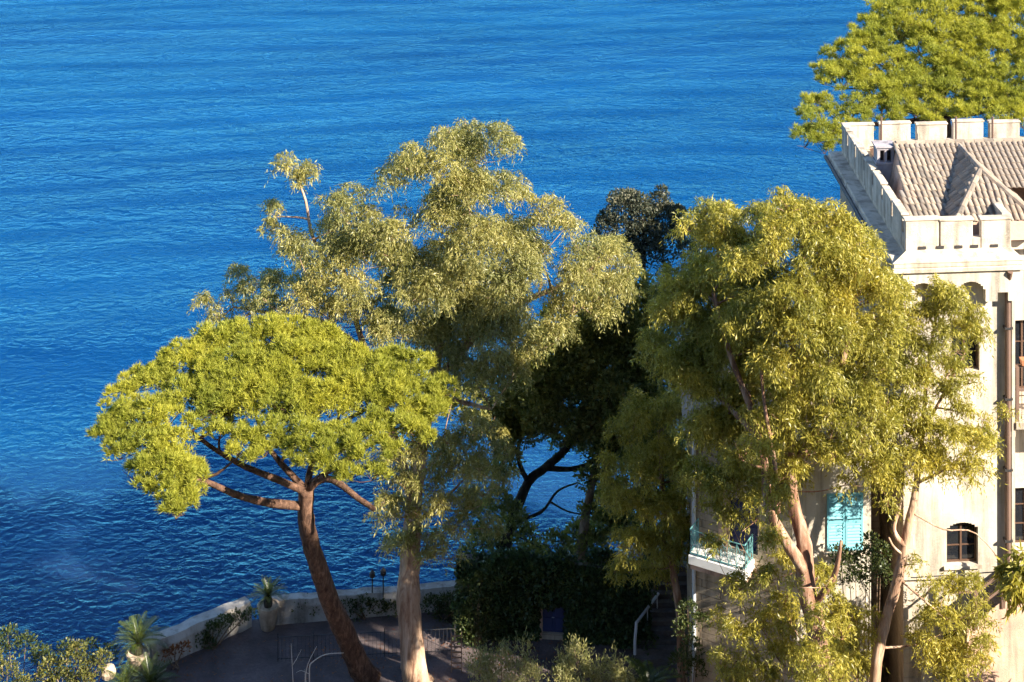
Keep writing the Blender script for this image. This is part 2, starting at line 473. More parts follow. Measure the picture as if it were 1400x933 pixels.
def wall_grid(P0, du, dn, W, z0, z1, rects, depth, name, mat, parent):
    """wall surface with real openings; rects are (s0, s1, za, zb)"""
    ss = sorted({0.0, W, *[r[0] for r in rects], *[r[1] for r in rects]})
    zs = sorted({z0, z1, *[r[2] for r in rects], *[r[3] for r in rects]})
    P = lambda s, z, d=0.0: P0 + du*s + dn*d + Vector((0,0,z))
    hole = lambda s, z: any(r[0] < s < r[1] and r[2] < z < r[3] for r in rects)
    mb = MB(); g = {}
    for i in range(len(ss)-1):
        for j in range(len(zs)-1):
            g[i,j] = hole((ss[i]+ss[i+1])/2, (zs[j]+zs[j+1])/2)
    for (i,j), h in g.items():
        a, b, c, d = ss[i], ss[i+1], zs[j], zs[j+1]
        if not h: mb.quad(P(a,c), P(b,c), P(b,d), P(a,d))
        else:
            for (ni,nj), e in (((i-1,j), ((a,c),(a,d))), ((i+1,j), ((b,d),(b,c))), ((i,j-1), ((b,c),(a,c))), ((i,j+1), ((a,d),(b,d)))):
                if g.get((ni,nj)) is False:
                    (s1,q1),(s2,q2) = e
                    mb.quad(P(s1,q1), P(s2,q2), P(s2,q2,depth), P(s1,q1,depth))
    return mb.build(name, mat, parent)

def arch_rects(s0, s1, za, zsp, rise, n=10):
    out = []; w = (s1-s0)/n
    for k in range(n):
        x = (k+0.5)/n*2-1
        out.append((s0+k*w, s0+(k+1)*w, za, zsp + rise*math.sqrt(max(0, 1-x*x*0.98))))
    return out

def window(P0, du, dn, s0, s1, za, zb, depth, parent, rows=2, fmat='wood', arch=0.0):
    """window > frame, pane: set back in the opening"""
    P = lambda s, z, d: P0 + du*s + dn*d + Vector((0,0,z))
    fb = MB(); w = 0.07; zt = zb + arch
    def fbox(a, b, c, d, e=0.05, d0=0.0):
        fb.hexa([P(a,c,depth-e+d0), P(b,c,depth-e+d0), P(b,c,depth+0.02), P(a,c,depth+0.02), P(a,d,depth-e+d0), P(b,d,depth-e+d0), P(b,d,depth+0.02), P(a,d,depth+0.02)])
    fbox(s0, s0+w, za, zt); fbox(s1-w, s1, za, zt); fbox(s0+w, s1-w, za, za+w); fbox(s0+w, s1-w, zt-w, zt)
    m = (s0+s1)/2
    fbox(m-0.035, m+0.035, za+w, zt-w, 0.045)
    for k in range(1, rows):
        z = za + (zb-za)*k/rows
        fbox(s0+w, m-0.035, z-0.02, z+0.02, 0.035); fbox(m+0.035, s1-w, z-0.02, z+0.02, 0.035)
    o = fb.build('window', M[fmat], parent)
    for a, b in ((s0+w, m-0.035), (m+0.035, s1-w)):
        pb = MB(); pb.hexa([P(a,za+w,depth), P(b,za+w,depth), P(b,za+w,depth+0.012), P(a,za+w,depth+0.012), P(a,zt-w,depth), P(b,zt-w,depth), P(b,zt-w,depth+0.012), P(a,zt-w,depth+0.012)])
        pb.build('pane', M['glass'], o)
    sb = MB(); sb.hexa([P(s0-0.12,za-0.1,-0.12), P(s1+0.12,za-0.1,-0.12), P(s1+0.12,za-0.1,depth-0.06), P(s0-0.12,za-0.1,depth-0.06), P(s0-0.12,za-0.002,-0.12), P(s1+0.12,za-0.002,-0.12), P(s1+0.12,za-0.002,depth-0.06), P(s0-0.12,za-0.002,depth-0.06)])
    sb.build('sill', M['trim'], o)
    return o

def shutters(P0, du, dn, s0, s1, za, zb, parent):
    """two louvred leaves > slat"""
    P = lambda s, z, d: P0 + du*s + dn*d + Vector((0,0,z))
    m = (s0+s1)/2
    for a, b in ((s0, m-0.012), (m+0.012, s1)):
        fb = MB(); w = 0.07
        def fbox(a_, b_, c, d): fb.hexa([P(a_,c,-0.06), P(b_,c,-0.06), P(b_,c,-0.01), P(a_,c,-0.01), P(a_,d,-0.06), P(b_,d,-0.06), P(b_,d,-0.01), P(a_,d,-0.01)])
        fbox(a, a+w, za, zb); fbox(b-w, b, za, zb)
        for z in (za, (za+zb)/2-0.05, zb-0.1): fbox(a+w, b-w, z, z+0.1)
        leaf = fb.build('shutter', M['teal'], parent)
        n = 16
        for k in range(n):
            z = za+0.12 + (zb-za-0.24)*k/n
            if abs(z - (za+zb)/2) < 0.1: continue
            sb = MB(); sb.hexa([P(a+w,z,-0.055), P(b-w,z,-0.055), P(b-w,z+0.02,-0.055), P(a+w,z+0.02,-0.055), P(a+w,z+0.075,-0.015), P(b-w,z+0.075,-0.015), P(b-w,z+0.095,-0.015), P(a+w,z+0.095,-0.015)])
            sb.build('slat', M['teal'], leaf)

# --- tower front wall (u 0.55..4.6), with arched window and upper window
FZ0, FZ1 = 6.6, 25.4
P0 = T(0.55, 0.5, 0)
wa0, wa1 = u_of(1294)-0.55, u_of(1338)-0.55
za, zs_ = z_of(773), z_of(727)
wb0, wb1 = u_of(1301)-0.55, u_of(1340)-0.55
zb0, zb1 = z_of(508), z_of(438)
wc0, wc1 = u_of(1290)-0.55, u_of(1335)-0.55
rects = arch_rects(wa0, wa1, za, zs_, 0.32) + [(wb0, wb1, zb0, zb1), (wc0, wc1, z_of(930), z_of(862))]
wall_grid(P0, UU, VV, 4.05, FZ0, FZ1, rects, 0.32, 'front_wall', M['plaster'], villa)
window(P0, UU, VV, wa0, wa1, za, zs_, 0.26, villa, 2, arch=0.33)
window(P0, UU, VV, wb0, wb1, zb0, zb1, 0.26, villa, 3)
window(P0, UU, VV, wc0, wc1, z_of(930), z_of(862), 0.26, villa, 2)
mb = MB(); tbox(mb, 0.4, 4.75, 0.44, 0.497, z_of(596)-0.1, z_of(596)+0.1)
mb.build('string_course', M['trim'], villa)
# tower left side wall, in shade
PL = T(0.55, 13.2, 0)
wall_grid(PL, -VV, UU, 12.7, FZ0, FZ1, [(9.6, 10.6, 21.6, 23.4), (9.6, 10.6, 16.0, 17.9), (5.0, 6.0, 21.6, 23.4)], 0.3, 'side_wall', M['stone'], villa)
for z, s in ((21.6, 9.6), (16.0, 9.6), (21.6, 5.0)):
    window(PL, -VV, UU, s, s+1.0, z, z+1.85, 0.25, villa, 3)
# bay return and recessed wall to the right
mb = MB(); mb.quad(T(4.6,0.5,FZ0), T(4.6,2.4,FZ0), T(4.6,2.4,FZ1), T(4.6,0.5,FZ1)); mb.build('bay_return', M['plaster'], villa)
PR = T(4.6, 2.4, 0)
wall_grid(PR, UU, VV, 7.4, FZ0, FZ1, [(0.55, 1.6, 19.9, 22.6), (3.0, 4.1, 19.9, 22.6), (0.7, 1.7, 14.0, 16.2)], 0.3, 'recess_wall', M['plaster'], villa)
for s, z0_, z1_ in ((0.55, 19.9, 22.6), (3.0, 19.9, 22.6), (0.7, 14.0, 16.2)):
    window(PR, UU, VV, s, s + (1.05 if s < 0.6 else 1.1 if s > 2 else 1.0), z0_, z1_, 0.25, villa, 3)
mb = MB()
mb.quad(T(12,2.4,FZ0), T(12,13.2,FZ0), T(12,13.2,FZ1), T(12,2.4,FZ1))
mb.quad(T(12,13.2,FZ0), T(0.55,13.2,FZ0), T(0.55,13.2,FZ1), T(12,13.2,FZ1))
mb.build('back_wall', M['plaster'], villa)
# quoins on the front left corner
for k in range(34):
    z = FZ0 + 0.3 + k*0.52; L = 0.55 if k % 2 else 0.34
    if z > 24: break
    mb = MB(); tbox(mb, 0.525, 0.55+L, 0.475, 0.498, z, z+0.47); mb.build('quoin', M['trim'], villa)
# arched corbel frieze under the cornice
PF = T(0.42, 0.12, 0)
wall_grid(PF, UU, VV, 4.4, 24.3, 25.42, [r for c in (0.75, 2.55) for r in arch_rects(c-0.55, c+0.55, 24.3, 24.55, 0.5, 12)] + [(3.55, 3.95, 24.3, 24.62)], 0.375, 'corbel_frieze', M['plaster'], villa)
# cornice slab and sloped ledge
mb = MB(); tbox(mb, 0, 4.95, 0, 13.6, 25.44, 25.62)
tbox(mb, 0.05, 4.9, 0.05, 13.55, 25.62, 25.8); tbox(mb, 4.95, 12.3, 2.0, 13.6, 25.44, 25.8)
mb.build('cornice', M['trim'], villa, bevel=0.03)
mb = MB()
mb.hexa([T(0.03,0.03,25.803), T(4.97,0.03,25.803), T(4.6,0.62,25.803), T(0.68,0.62,25.803), T(0.03,0.03,25.83), T(4.97,0.03,25.83), T(4.6,0.62,26.08), T(0.68,0.62,26.08)])
mb.build('ledge', M['trim'], villa)
mb = MB(); tbox(mb, 0.66, 4.64, 0.66, 13.4, 25.803, 26.0); tbox(mb, 4.64, 12, 2.2, 13.4, 25.803, 25.9)
mb.build('roof_deck', M['trim'], villa)
# drain holes, each a dark block set in the parapet foot
for px in (1260, 1285, 1311, 1333, 1361):
    mb = MB(); u = u_of(px, 0.6); tbox(mb, u-0.14, u+0.14, 0.585, 0.68, 26.10, 26.2); mb.build('drain_hole', M['dark'], villa)
# parapets made of single merlons with coping
rt0 = random.Random(77)
def merlon(u0, u1, v0, v1, z0=26.003, z1=27.12, cope=True):
    z1 += rt0.uniform(-0.05, 0.04); mb = MB(); tbox(mb, u0, u1, v0, v1, z0, z1); o = mb.build('merlon', M['parapet'], villa, bevel=0.035)
    if cope:
        mb = MB(); tbox(mb, u0-0.04, u1+0.04, v0-0.04, v1+0.04, z1+0.002, z1+0.09); mb.build('coping', M['trim'], o, bevel=0.02)
def sillwall(u0, u1, v0, v1, z1=26.45):
    mb = MB(); tbox(mb, u0, u1, v0, v1, 26.004, z1); mb.build('parapet_sill', M['parapet'], villa)
merlon(0.62, u_of(1284, 0.6)-0.02, 0.62, 0.88); merlon(u_of(1284, 0.6)+0.02, u_of(1331, 0.6), 0.62, 0.88)
sillwall(u_of(1331,0.6)+0.01, u_of(1342,0.6)-0.01, 0.63, 0.87)
merlon(u_of(1342,0.6), 4.64, 0.62, 0.88)
v = 0.93; k = 0
while v < 12.6:
    L = 1.5; merlon(0.62, 0.86, v+0.28, min(v+0.28+L, 12.8)); sillwall(0.63, 0.85, v, v+0.27, 26.55); v += L+0.30
u = 0.62
while u < 11.5:
    merlon(u, u+1.43, 12.92, 13.16); sillwall(u+1.44, u+1.69, 12.93, 13.15, 26.4); u += 1.70
for v0, v1 in ((0.93, 2.1), (2.4, 3.6)):
    merlon(4.4, 4.64, v0, v1); 
sillwall(4.41, 4.63, 2.11, 2.39, 26.55)

# tiled roof: a ridge along the villa and a cross gable
RZ, EZ = 28.05, 26.2
def slope_frame(a, b, c):
    """a: eave start, b: eave end, c: point up the slope above a"""
    x = (b-a).normalized(); y = (c-a); L = y.length; y.normalize(); n = x.cross(y).normalized(); return x, y, n, (b-a).length, L
mb = MB()
A0, A1, A2, A3 = T(1.05,1.3,EZ), T(11.6,1.3,EZ), T(11.6,7.0,RZ), T(1.05,7.0,RZ)
B0, B1 = T(1.75,12.5,EZ), T(11.6,12.5,EZ)
A3 = T(1.75,7.0,RZ); mb.quad(T(0.95,1.3,EZ), T(4.55,1.3,EZ), T(4.55,7.0,RZ), A3); mb.quad(T(4.55,4.2,EZ+(2.9/5.7)*(RZ-EZ)), T(11.6,4.2,EZ+(2.9/5.7)*(RZ-EZ)), A2, T(4.55,7.0,RZ))
mb.quad(B1, B0, A3, A2)
mb.poly([T(0.95,1.3,EZ), A3, B0]); mb.poly([A1, B1, A2])
GR, GZ0, GZ1 = 4.35, 26.7, 27.95
mb.quad(T(2.75,1.5,GZ0), T(GR,3.7,GZ1), T(GR,7.6,GZ1), T(2.75,7.6,GZ0))
mb.quad(T(GR,3.7,GZ1), T(5.95,1.5,GZ0), T(5.95,7.6,GZ0), T(GR,7.6,GZ1))
mb.poly([T(2.75,1.5,GZ0), T(5.95,1.5,GZ0), T(GR,3.7,GZ1)])
mb.quad(T(2.75,1.5,26.0), T(5.95,1.5,26.0), T(5.95,1.5,GZ0), T(2.75,1.5,GZ0))
mb.quad(T(2.75,7.6,26.0), T(2.75,1.5,26.0), T(2.75,1.5,GZ0), T(2.75,7.6,GZ0))
mb.quad(T(5.95,1.5,26.0), T(5.95,7.6,26.0), T(5.95,7.6,GZ0), T(5.95,1.5,GZ0))
roof = mb.build('roof', M['pink'], villa)
tm = MB(); n = 6
for j, (y, r, zz) in enumerate(((0.0, 0.102, 0.0), (0.46, 0.086, -0.02))):
    for k in range(n+1):
        th = math.pi*k/n; tm.v.append((r*math.cos(th), y, r*math.sin(th)*0.62 + zz + 0.03))
for k in range(n): tm.f.append((k, k+1, n+1+k+1, n+1+k))
for k in range(n+1): tm.v.append((tm.v[k][0]*0.84, tm.v[k][1], tm.v[k][2]*0.84-0.006))
q = 2*(n+1)
for k in range(n): tm.f.append((k+1, k, q+k, q+k+1))
tile_me = bpy.data.meshes.new('roof_tile'); tile_me.from_pydata(tm.v, [], tm.f); tile_me.materials.append(M['tile'])
tile_me.polygons.foreach_set('use_smooth', [True]*len(tile_me.polygons))
rt = random.Random(11); VORG = origin_of(villa)
far_tiles = []; ntile = 0
def lay_tiles(a, b, c, pitch=0.215, keep=None, stuff=False):
    global ntile
    x, y, nn, W, L = slope_frame(a, b, c)
    ncol = int(W/pitch); nrow = int(L/0.42)
    for i in range(ncol):
        for j in range(nrow+1):
            s = (i+0.5)*W/ncol; t = j*L/(nrow+1)
            p = a + x*s + y*t
            if keep and not keep(s, t): continue
            jit = rt.uniform(-0.06, 0.06)
            m = Matrix((x, y, nn)).transposed().to_4x4() @ Matrix.Rotation(jit, 4, 'Z')
            m.translation = p - VORG + nn*0.012 + x*rt.uniform(-0.012, 0.012)
            if stuff or ntile >= 296:
                far_tiles.append(m)
            else:
                o = bpy.data.objects.new('roof_tile', tile_me); COL.objects.link(o); o.parent = roof; o.matrix_local = m; ntile += 1
frac = lambda u: (u-1.05)/(11.6-1.05)
# front slope left of the valley
lay_tiles(T(0.95,1.3,EZ), T(3.1,1.3,EZ), T(0.95,7.0,RZ), keep=lambda s, t: s > 0.8*t/6.0)
# cross gable, left then right slope
SLP = math.hypot(GR-2.75, GZ1-GZ0)
lay_tiles(T(2.75,7.4,GZ0), T(2.75,1.5,GZ0), T(GR,7.4,GZ1), keep=lambda s, t: s < 5.9-2.2*(t+0.3)/SLP)
lay_tiles(T(2.75,1.5,GZ0), T(5.95,1.5,GZ0), T(2.75,3.7,GZ1), keep=lambda s, t: 0.62*(t+0.2) < s < 3.2-0.62*(t+0.2))
lay_tiles(T(5.95,1.5,GZ0), T(5.95,7.4,GZ0), T(GR,1.5,GZ1), keep=lambda s, t: s > 2.2*(t+0.3)/SLP)
lay_tiles(T(3.05,4.0,EZ+(2.7/5.7)*(RZ-EZ)), T(11.4,4.0,EZ+(2.7/5.7)*(RZ-EZ)), T(3.05,7.0,RZ), stuff=True)
lay_tiles(B1, B0, A2, stuff=True)
V0 = np.array(tm.v); F0 = tm.f
vv, ff = [], []
for m in far_tiles:
    o_ = len(vv); mm = np.array(m); vv += (V0 @ mm[:3,:3].T + mm[:3,3]).tolist(); ff += [tuple(o_+i for i in f) for f in F0]
me = bpy.data.meshes.new('tile_field'); me.from_pydata(vv, [], ff); me.materials.append(M['tile'])
o = link_mesh('tile_field', me, None, roof); tag(o, kind='stuff')
for a, b in ((T(1.72,7.0,RZ+0.02), T(11.6,7.0,RZ+0.02)), (T(GR,3.6,GZ1+0.02), T(GR,7.2,GZ1+0.02)), (T(2.72,1.46,GZ0+0.03), T(GR,3.7,GZ1+0.03)), (T(5.98,1.46,GZ0+0.03), T(GR,3.7,GZ1+0.03))):
    n = int((b-a).length/0.4); d = (b-a)/n
    for k in range(n):
        mb = MB(); mb.tube([a+d*k+Vector((0,0,-0.02)), a+d*(k+1.08)], [0.14, 0.115], 8); mb.build('ridge_tile', M['tile'], roof, smooth=False)
# chimney with two flue openings under a flat cap
ch = MB(); cu, cv = 0.92, 6.9
tbox(ch, cu, cu+0.72, cv, cv+0.72, 25.95, 27.25)
chim = ch.build('chimney', M['chim'], villa, bevel=0.02)
mb = MB(); tbox(mb, cu-0.06, cu+0.78, cv-0.06, cv+0.78, 27.252, 27.34); tbox(mb, cu-0.02, cu+0.74, cv-0.02, cv+0.74, 27.84, 27.94); tbox(mb, cu-0.08, cu+0.8, cv-0.08, cv+0.8, 27.94, 28.0)
for a, b in ((0.0,0.12),(0.31,0.41),(0.6,0.72)): tbox(mb, cu+a, cu+b, cv, cv+0.72, 27.34, 27.84)
mb.build('chimney_cap', M['chim'], chim)
mb = MB(); tbox(mb, cu+0.12, cu+0.31, cv+0.3, cv+0.4, 27.342, 27.838); tbox(mb, cu+0.41, cu+0.6, cv+0.3, cv+0.4, 27.342, 27.838); mb.build('flue', M['dark'], chim)
# thin posts standing on the far parapet
for px in (1307, 1205, 1357):
    mb = MB(); b = at(px, 190, 65.2); mb.tube([(b.x, b.y, 26.0), (b.x, b.y, 27.75)], 0.045, 6); mb.build('roof_post', M['pipe'], villa)
# gutter along the left eave, downpipe on the bay corner
mb = MB(); mb.tube([T(-0.06,-0.02,25.55), T(-0.06,13.6,25.55)], 0.085, 8); mb.build('gutter', M['dark'], villa)
mb = MB(); mb.tube([T(4.42,0.05,25.4), T(4.42,0.3,24.9), T(4.42,0.34,24.4), T(4.43,0.34,6.8)], 0.10, 10); dp = mb.build('downpipe', M['pipe'], villa)
for z in (23.2, 20.6, 18.0, 15.4, 12.8):
    mb = MB(); tbox(mb, 4.28, 4.58, 0.22, 0.498, z, z+0.07); mb.build('pipe_bracket', M['dark'], dp)
mb = MB(); tbox(mb, 4.60, 4.72, 0.42, 0.72, FZ0, 25.42); mb.build('corner_pilaster', M['trim'], villa)

# right balcony in the recess
bz = z_of(566, 1.2)
mb = MB(); tbox(mb, 4.73, 10.5, 0.35, 2.397, bz-0.28, bz); balc = mb.build('balcony', M['trim'], villa, bevel=0.02)
for u in (4.82, 6.6, 8.4, 10.3):
    mb = MB(); tbox(mb, u-0.06, u+0.06, 0.42, 0.54, bz, bz+1.98); mb.build('post', M['pipe'], balc)
for z in (bz+1.1, bz+1.98):
    mb = MB(); tbox(mb, 4.74, 10.4, 0.44, 0.52, z, z+0.08); mb.build('rail', M['pipe'], balc)
for k in range(26):
    u = 5.0+k*0.2; mb = MB(); mb.tube([T(u,0.48,bz), T(u,0.48,bz+1.1)], 0.014, 5); mb.build('baluster', M['pipe'], balc)
fbx = empty('flower_box', T(5.3, 0.48, bz+2.06), 'terracotta flower box on the balcony rail at the right edge', 'flower box')
mb = MB(); a = T(5.0,0.35,bz+2.062); mb.hexa([T(4.98,0.36,bz+2.062),T(5.72,0.36,bz+2.062),T(5.72,0.6,bz+2.062),T(4.98,0.6,bz+2.062),T(4.94,0.32,bz+2.28),T(5.76,0.32,bz+2.28),T(5.76,0.64,bz+2.28),T(4.94,0.64,bz+2.28)]); mb.build('box', M['terra'], fbx)

# --- wing left of the tower: lit front with turquoise shutters
WU = Vector((0.9968, 0.0802, 0)); WN = Vector((-0.0802, 0.9968, 0))
W0 = Vector((10.19, 53.2, 0)); WL = 2.93
def ws(px): return ((px-700)/F*53.35 - W0.x)/0.9968
def wz(py): return CAMZ - (py-HOR)/F*53.35
s0, s1, z0_, z1_ = ws(1130), ws(1180), wz(752), wz(674)
wall_grid(W0, WU, WN, WL, FZ0, 19.2, [(s0, s1, z0_, z1_), (s0+0.1, s1-0.1, wz(905), wz(838))], 0.3, 'wing_front_wall', M['plaster'], villa)
shutters(W0, WU, WN, s0, s1, z0_, z1_, villa)
mb = MB(); P = lambda s,z,d: W0+WU*s+WN*d+Vector((0,0,z))
mb.hexa([P(s0-0.15,z0_-0.14,-0.16),P(s1+0.15,z0_-0.14,-0.16),P(s1+0.15,z0_-0.14,0.1),P(s0-0.15,z0_-0.14,0.1),P(s0-0.15,z0_-0.02,-0.16),P(s1+0.15,z0_-0.02,-0.16),P(s1+0.15,z0_-0.02,0.1),P(s0-0.15,z0_-0.02,0.1)]); mb.build('sill', M['trim'], villa)
window(W0, WU, WN, s0+0.1, s1-0.1, wz(905), wz(838), 0.25, villa, 2)
# angled side of the wing, grazing light
S1 = Vector((10.19, 53.2, 0)); S0 = Vector((6.75, 55.1, 0)); sd = (S1-S0).normalized(); sn = Vector((-sd.y, sd.x, 0)); SL = (S1-S0).length
def ss_(px):
    # distance along the angled wall of the ray through px
    a = (px-700)/F; t = (a*S0.y - S0.x)/(sd.x - a*sd.y); return t
def sz_(px, py):
    p = S0 + sd*ss_(px); return CAMZ - (py-HOR)/F*p.y
d0, d1 = ss_(996), ss_(1036); dz0 = sz_(1010, 752); dz1 = sz_(1010, 682)
e0, e1 = ss_(1003), ss_(1030); ez0 = TZ+0.02; ez1 = sz_(1010, 905)
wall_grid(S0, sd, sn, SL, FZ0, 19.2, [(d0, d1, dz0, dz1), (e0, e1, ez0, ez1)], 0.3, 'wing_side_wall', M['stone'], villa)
def door(P0_, du, dn, s0, s1, za, zb, mat, parent, depth=0.22):
    P = lambda s, z, d: P0_ + du*s + dn*d + Vector((0,0,z))
    mb = MB(); mb.hexa([P(s0,za,depth),P(s1,za,depth),P(s1,za,depth+0.06),P(s0,za,depth+0.06),P(s0,zb,depth),P(s1,zb,depth),P(s1,zb,depth+0.06),P(s0,zb,depth+0.06)])
    o = mb.build('door', mat, parent)
    m = (s0+s1)/2
    for a, b in ((s0+0.08, m-0.05), (m+0.05, s1-0.08)):
        for c, d in ((za+0.12, za+(zb-za)*0.45), (za+(zb-za)*0.52, zb-0.12)):
            pb = MB(); pb.hexa([P(a,c,depth-0.025),P(b,c,depth-0.025),P(b,c,depth-0.002),P(a,c,depth-0.002),P(a,d,depth-0.025),P(b,d,depth-0.025),P(b,d,depth-0.002),P(a,d,depth-0.002)]); pb.build('panel', mat, o, bevel=0.01)
    hb = MB(); c = P(m-0.08, za+(zb-za)*0.48, depth-0.06); hb.tube([c, c+du*0.1], 0.018, 6); hb.build('handle', M['metal'], o)
    return o
door(S0, sd, sn, d0, d1, dz0, dz1, M['navy'], villa)
door(S0, sd, sn, e0, e1, ez0, ez1, M['wood'], villa)
P = lambda s,z,d: S0+sd*s+sn*d+Vector((0,0,z))
mb = MB(); mb.hexa([P(d0-0.36,dz0-0.3,-0.09),P(d0-0.04,dz0-0.3,-0.09),P(d0-0.04,dz0-0.3,-0.003),P(d0-0.36,dz0-0.3,-0.003),P(d0-0.36,dz1+0.3,-0.09),P(d0-0.04,dz1+0.3,-0.09),P(d0-0.04,dz1+0.3,-0.003),P(d0-0.36,dz1+0.3,-0.003)]); mb.build('door_surround', M['pink'], villa)
# wing roof and back
W1 = W0 + WU*WL
mb = MB(); bk = [Vector((6.75,55.1,0)), Vector((7.4,62.0,0)), Vector((14.6,62.0,0))]
ww = W0+WU*WL; mb.quad(ww+Vector((0,0,FZ0)), ww+Vector((0.15,4.3,FZ0)), ww+Vector((0.15,4.3,19.2)), ww+Vector((0,0,19.2)))
mb.quad(ww+Vector((0.15,4.3,FZ0)), Vector((14.6,57.8,FZ0)), Vector((14.6,57.8,19.2)), ww+Vector((0.15,4.3,19.2)))
mb.quad(bk[0]+Vector((0,0,FZ0)), bk[1]+Vector((0,0,FZ0)), bk[1]+Vector((0,0,19.2)), bk[0]+Vector((0,0,19.2)))
mb.quad(bk[1]+Vector((0,0,FZ0)), bk[2]+Vector((0,0,FZ0)), bk[2]+Vector((0,0,19.2)), bk[1]+Vector((0,0,19.2)))
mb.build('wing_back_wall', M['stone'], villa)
mb = MB(); ap = Vector((10.8, 58.0, 20.6)); ring = [Vector((6.4,54.95,19.22)), Vector((10.05,52.85,19.22)), Vector((13.3,53.05,19.22)), Vector((13.4,57.4,19.22)), Vector((14.4,57.5,19.22)), Vector((14.5,62.3,19.22)), Vector((7.0,62.3,19.22))]
for a, b in zip(ring, ring[1:]+ring[:1]): mb.poly([a, b, ap])
mb.poly(list(reversed(ring))); mb.build('wing_roof', M['tile'], villa)
# wing balcony: white slab with turquoise lattice rail
b0, b1 = ss_(958), ss_(1035); zt = sz_(990, 752)
# shift outward: recompute along-wall span for a slab projecting 0.95 m
def slab(a, b, d0_, d1_, z0, z1): 
    return [P(a,z0,-d1_),P(b,z0,-d1_),P(b,z0,-d0_),P(a,z0,-d0_),P(a,z1,-d1_),P(b,z1,-d1_),P(b,z1,-d0_),P(a,z1,-d0_)]
b0 -= 0.12; b1 -= 0.1
mb = MB(); mb.hexa(slab(b0, b1, 0.002, 0.95, zt-0.34, zt)); bal = mb.build('balcony', M['white'], villa, bevel=0.02)
tag(bal, 'white balcony slab with turquoise lattice railing')
mb = MB(); mb.hexa(slab(b0+0.05, b1-0.05, 0.003, 0.85, zt-0.55, zt-0.345)); mb.build('balcony_corbel', M['pink'], bal)
rails = [(P(b0+0.05,zt,-0.9), P(b1-0.05,zt,-0.9)), (P(b0+0.05,zt,-0.9), P(b0+0.05,zt,-0.05)), (P(b1-0.05,zt,-0.9), P(b1-0.05,zt,-0.05))]
for a, b in rails:
    for h in (0.08, 0.92):
        mb = MB(); mb.bar(a+Vector((0,0,h)), b+Vector((0,0,h)), 0.03); mb.build('rail', M['tealr'], bal)
    n = max(3, int((b-a).length/0.3)); d = (b-a)/n
    for k in range(n+1):
        mb = MB(); mb.bar(a+d*k+Vector((0,0,0.0)), a+d*k+Vector((0,0,0.92)), 0.02); mb.build('baluster', M['tealr'], bal)
    for k in range(n):
        mb = MB()
        mb.bar(a+d*k+Vector((0,0,0.1)), a+d*(k+1)+Vector((0,0,0.9)), 0.018); mb.bar(a+d*(k+1)+Vector((0,0,0.1)), a+d*k+Vector((0,0,0.9)), 0.018)
        c = a+d*(k+0.5)+Vector((0,0,0.5)); du = d.normalized()
        mb.tube([c+du*math.cos(t)*0.1+Vector((0,0,math.sin(t)*0.16)) for t in np.linspace(0, 2*math.pi, 11)], 0.011, 4, False)
        mb.build('lattice', M['tealr'], bal)
q = P(ss_(950), 0, -0.08); mb = MB(); mb.tube([q+Vector((0,0,7.0)), q+Vector((0,0,19))], 0.075, 8); mb.build('downpipe', M['metal'], villa)

# --- outer stair rising to the right at the foot of the tower
st = empty('outer_stair', T(5, -0.8, TZ), 'pinkish outer stair with sloping iron handrails at the right foot of the villa', 'stair')
g0 = at(1322, 862, 52.0); g1 = at(1420, 785, 52.3)
n = 12
mb = MB()
mb.poly([Vector((g0.x,g0.y,TZ)), Vector((g1.x,g1.y,TZ)), Vector((g1.x,g1.y,g1.z+0.05)), Vector((g0.x,g0.y,g0.z+0.05))])
mb.build('side_wall', M['pink'], st)
for k in range(n):
    a = g0.lerp(g1, k/n); b = g0.lerp(g1, (k+1)/n)
    mb = MB(); mb.hexa([Vector((a.x,a.y+0.005,TZ)),Vector((b.x,b.y+0.005,TZ)),Vector((b.x,b.y+1.0,TZ)),Vector((a.x,a.y+1.0,TZ)),Vector((a.x,a.y+0.005,a.z)),Vector((b.x,b.y+0.005,a.z)),Vector((b.x,b.y+1.0,a.z)),Vector((a.x,a.y+1.0,a.z))])
    mb.build('step', M['stepm'], st)
for t in (0.12, 0.5, 0.9):
    a = g0.lerp(g1, t); mb = MB(); mb.bar(a+Vector((0,0,-0.2)), a+Vector((0,0,1.15)), 0.13); mb.build('post', M['pipe'], st)
for h in (1.1, 0.55):
    mb = MB(); mb.bar(g0.lerp(g1,0.12)+Vector((0,0,h)), g1+Vector((0,0,h)), 0.09); mb.build('handrail', M['pipe'], st)
mb = MB(); a = g0.lerp(g1,0.12)+Vector((0,0,1.12)); mb.bar(a, a+Vector((-0.85,0,0)), 0.07); mb.build('landing_rail', M['pipe'], st)
mb = MB(); mb.tube([at(1245,790,53.2), at(1310,786,53.2), at(1375,781,53.2)], 0.022, 5); mb.build('wall_cable', M['dark'], villa)

# ------------------------------------------------------------------ garden: sea wall, pots, ivy wall, steps
def wall_run(name, a, b, h, th, label, cat, mat):
    root = empty(name, a, label, cat, None)
    d = (b-a).normalized(); nn = Vector((-d.y, d.x, 0))*th/2; n = max(4, int((b-a).length/0.45)); r_ = random.Random(int(a.x*10))
    mb = MB(); rows = []
    for k in range(n+1):
        c = a.lerp(b, k/n); top = h + r_.uniform(-0.05, 0.05); w = 1 + r_.uniform(-0.08, 0.08)
        rows.append([c-nn*w*1.1, c-nn*w+Vector((0,0,top*0.75)), c-nn*w*0.7+Vector((0,0,top)), c+nn*w*0.7+Vector((0,0,top)), c+nn*w+Vector((0,0,top*0.75)), c+nn*w*1.1])
    for r0, r1 in zip(rows[:-1], rows[1:]):
        for j in range(5): mb.quad(r0[j], r1[j], r1[j+1], r0[j+1])
    mb.poly(rows[0]); mb.poly(list(reversed(rows[-1])))
    mb.build('wall', mat, root)
    return root
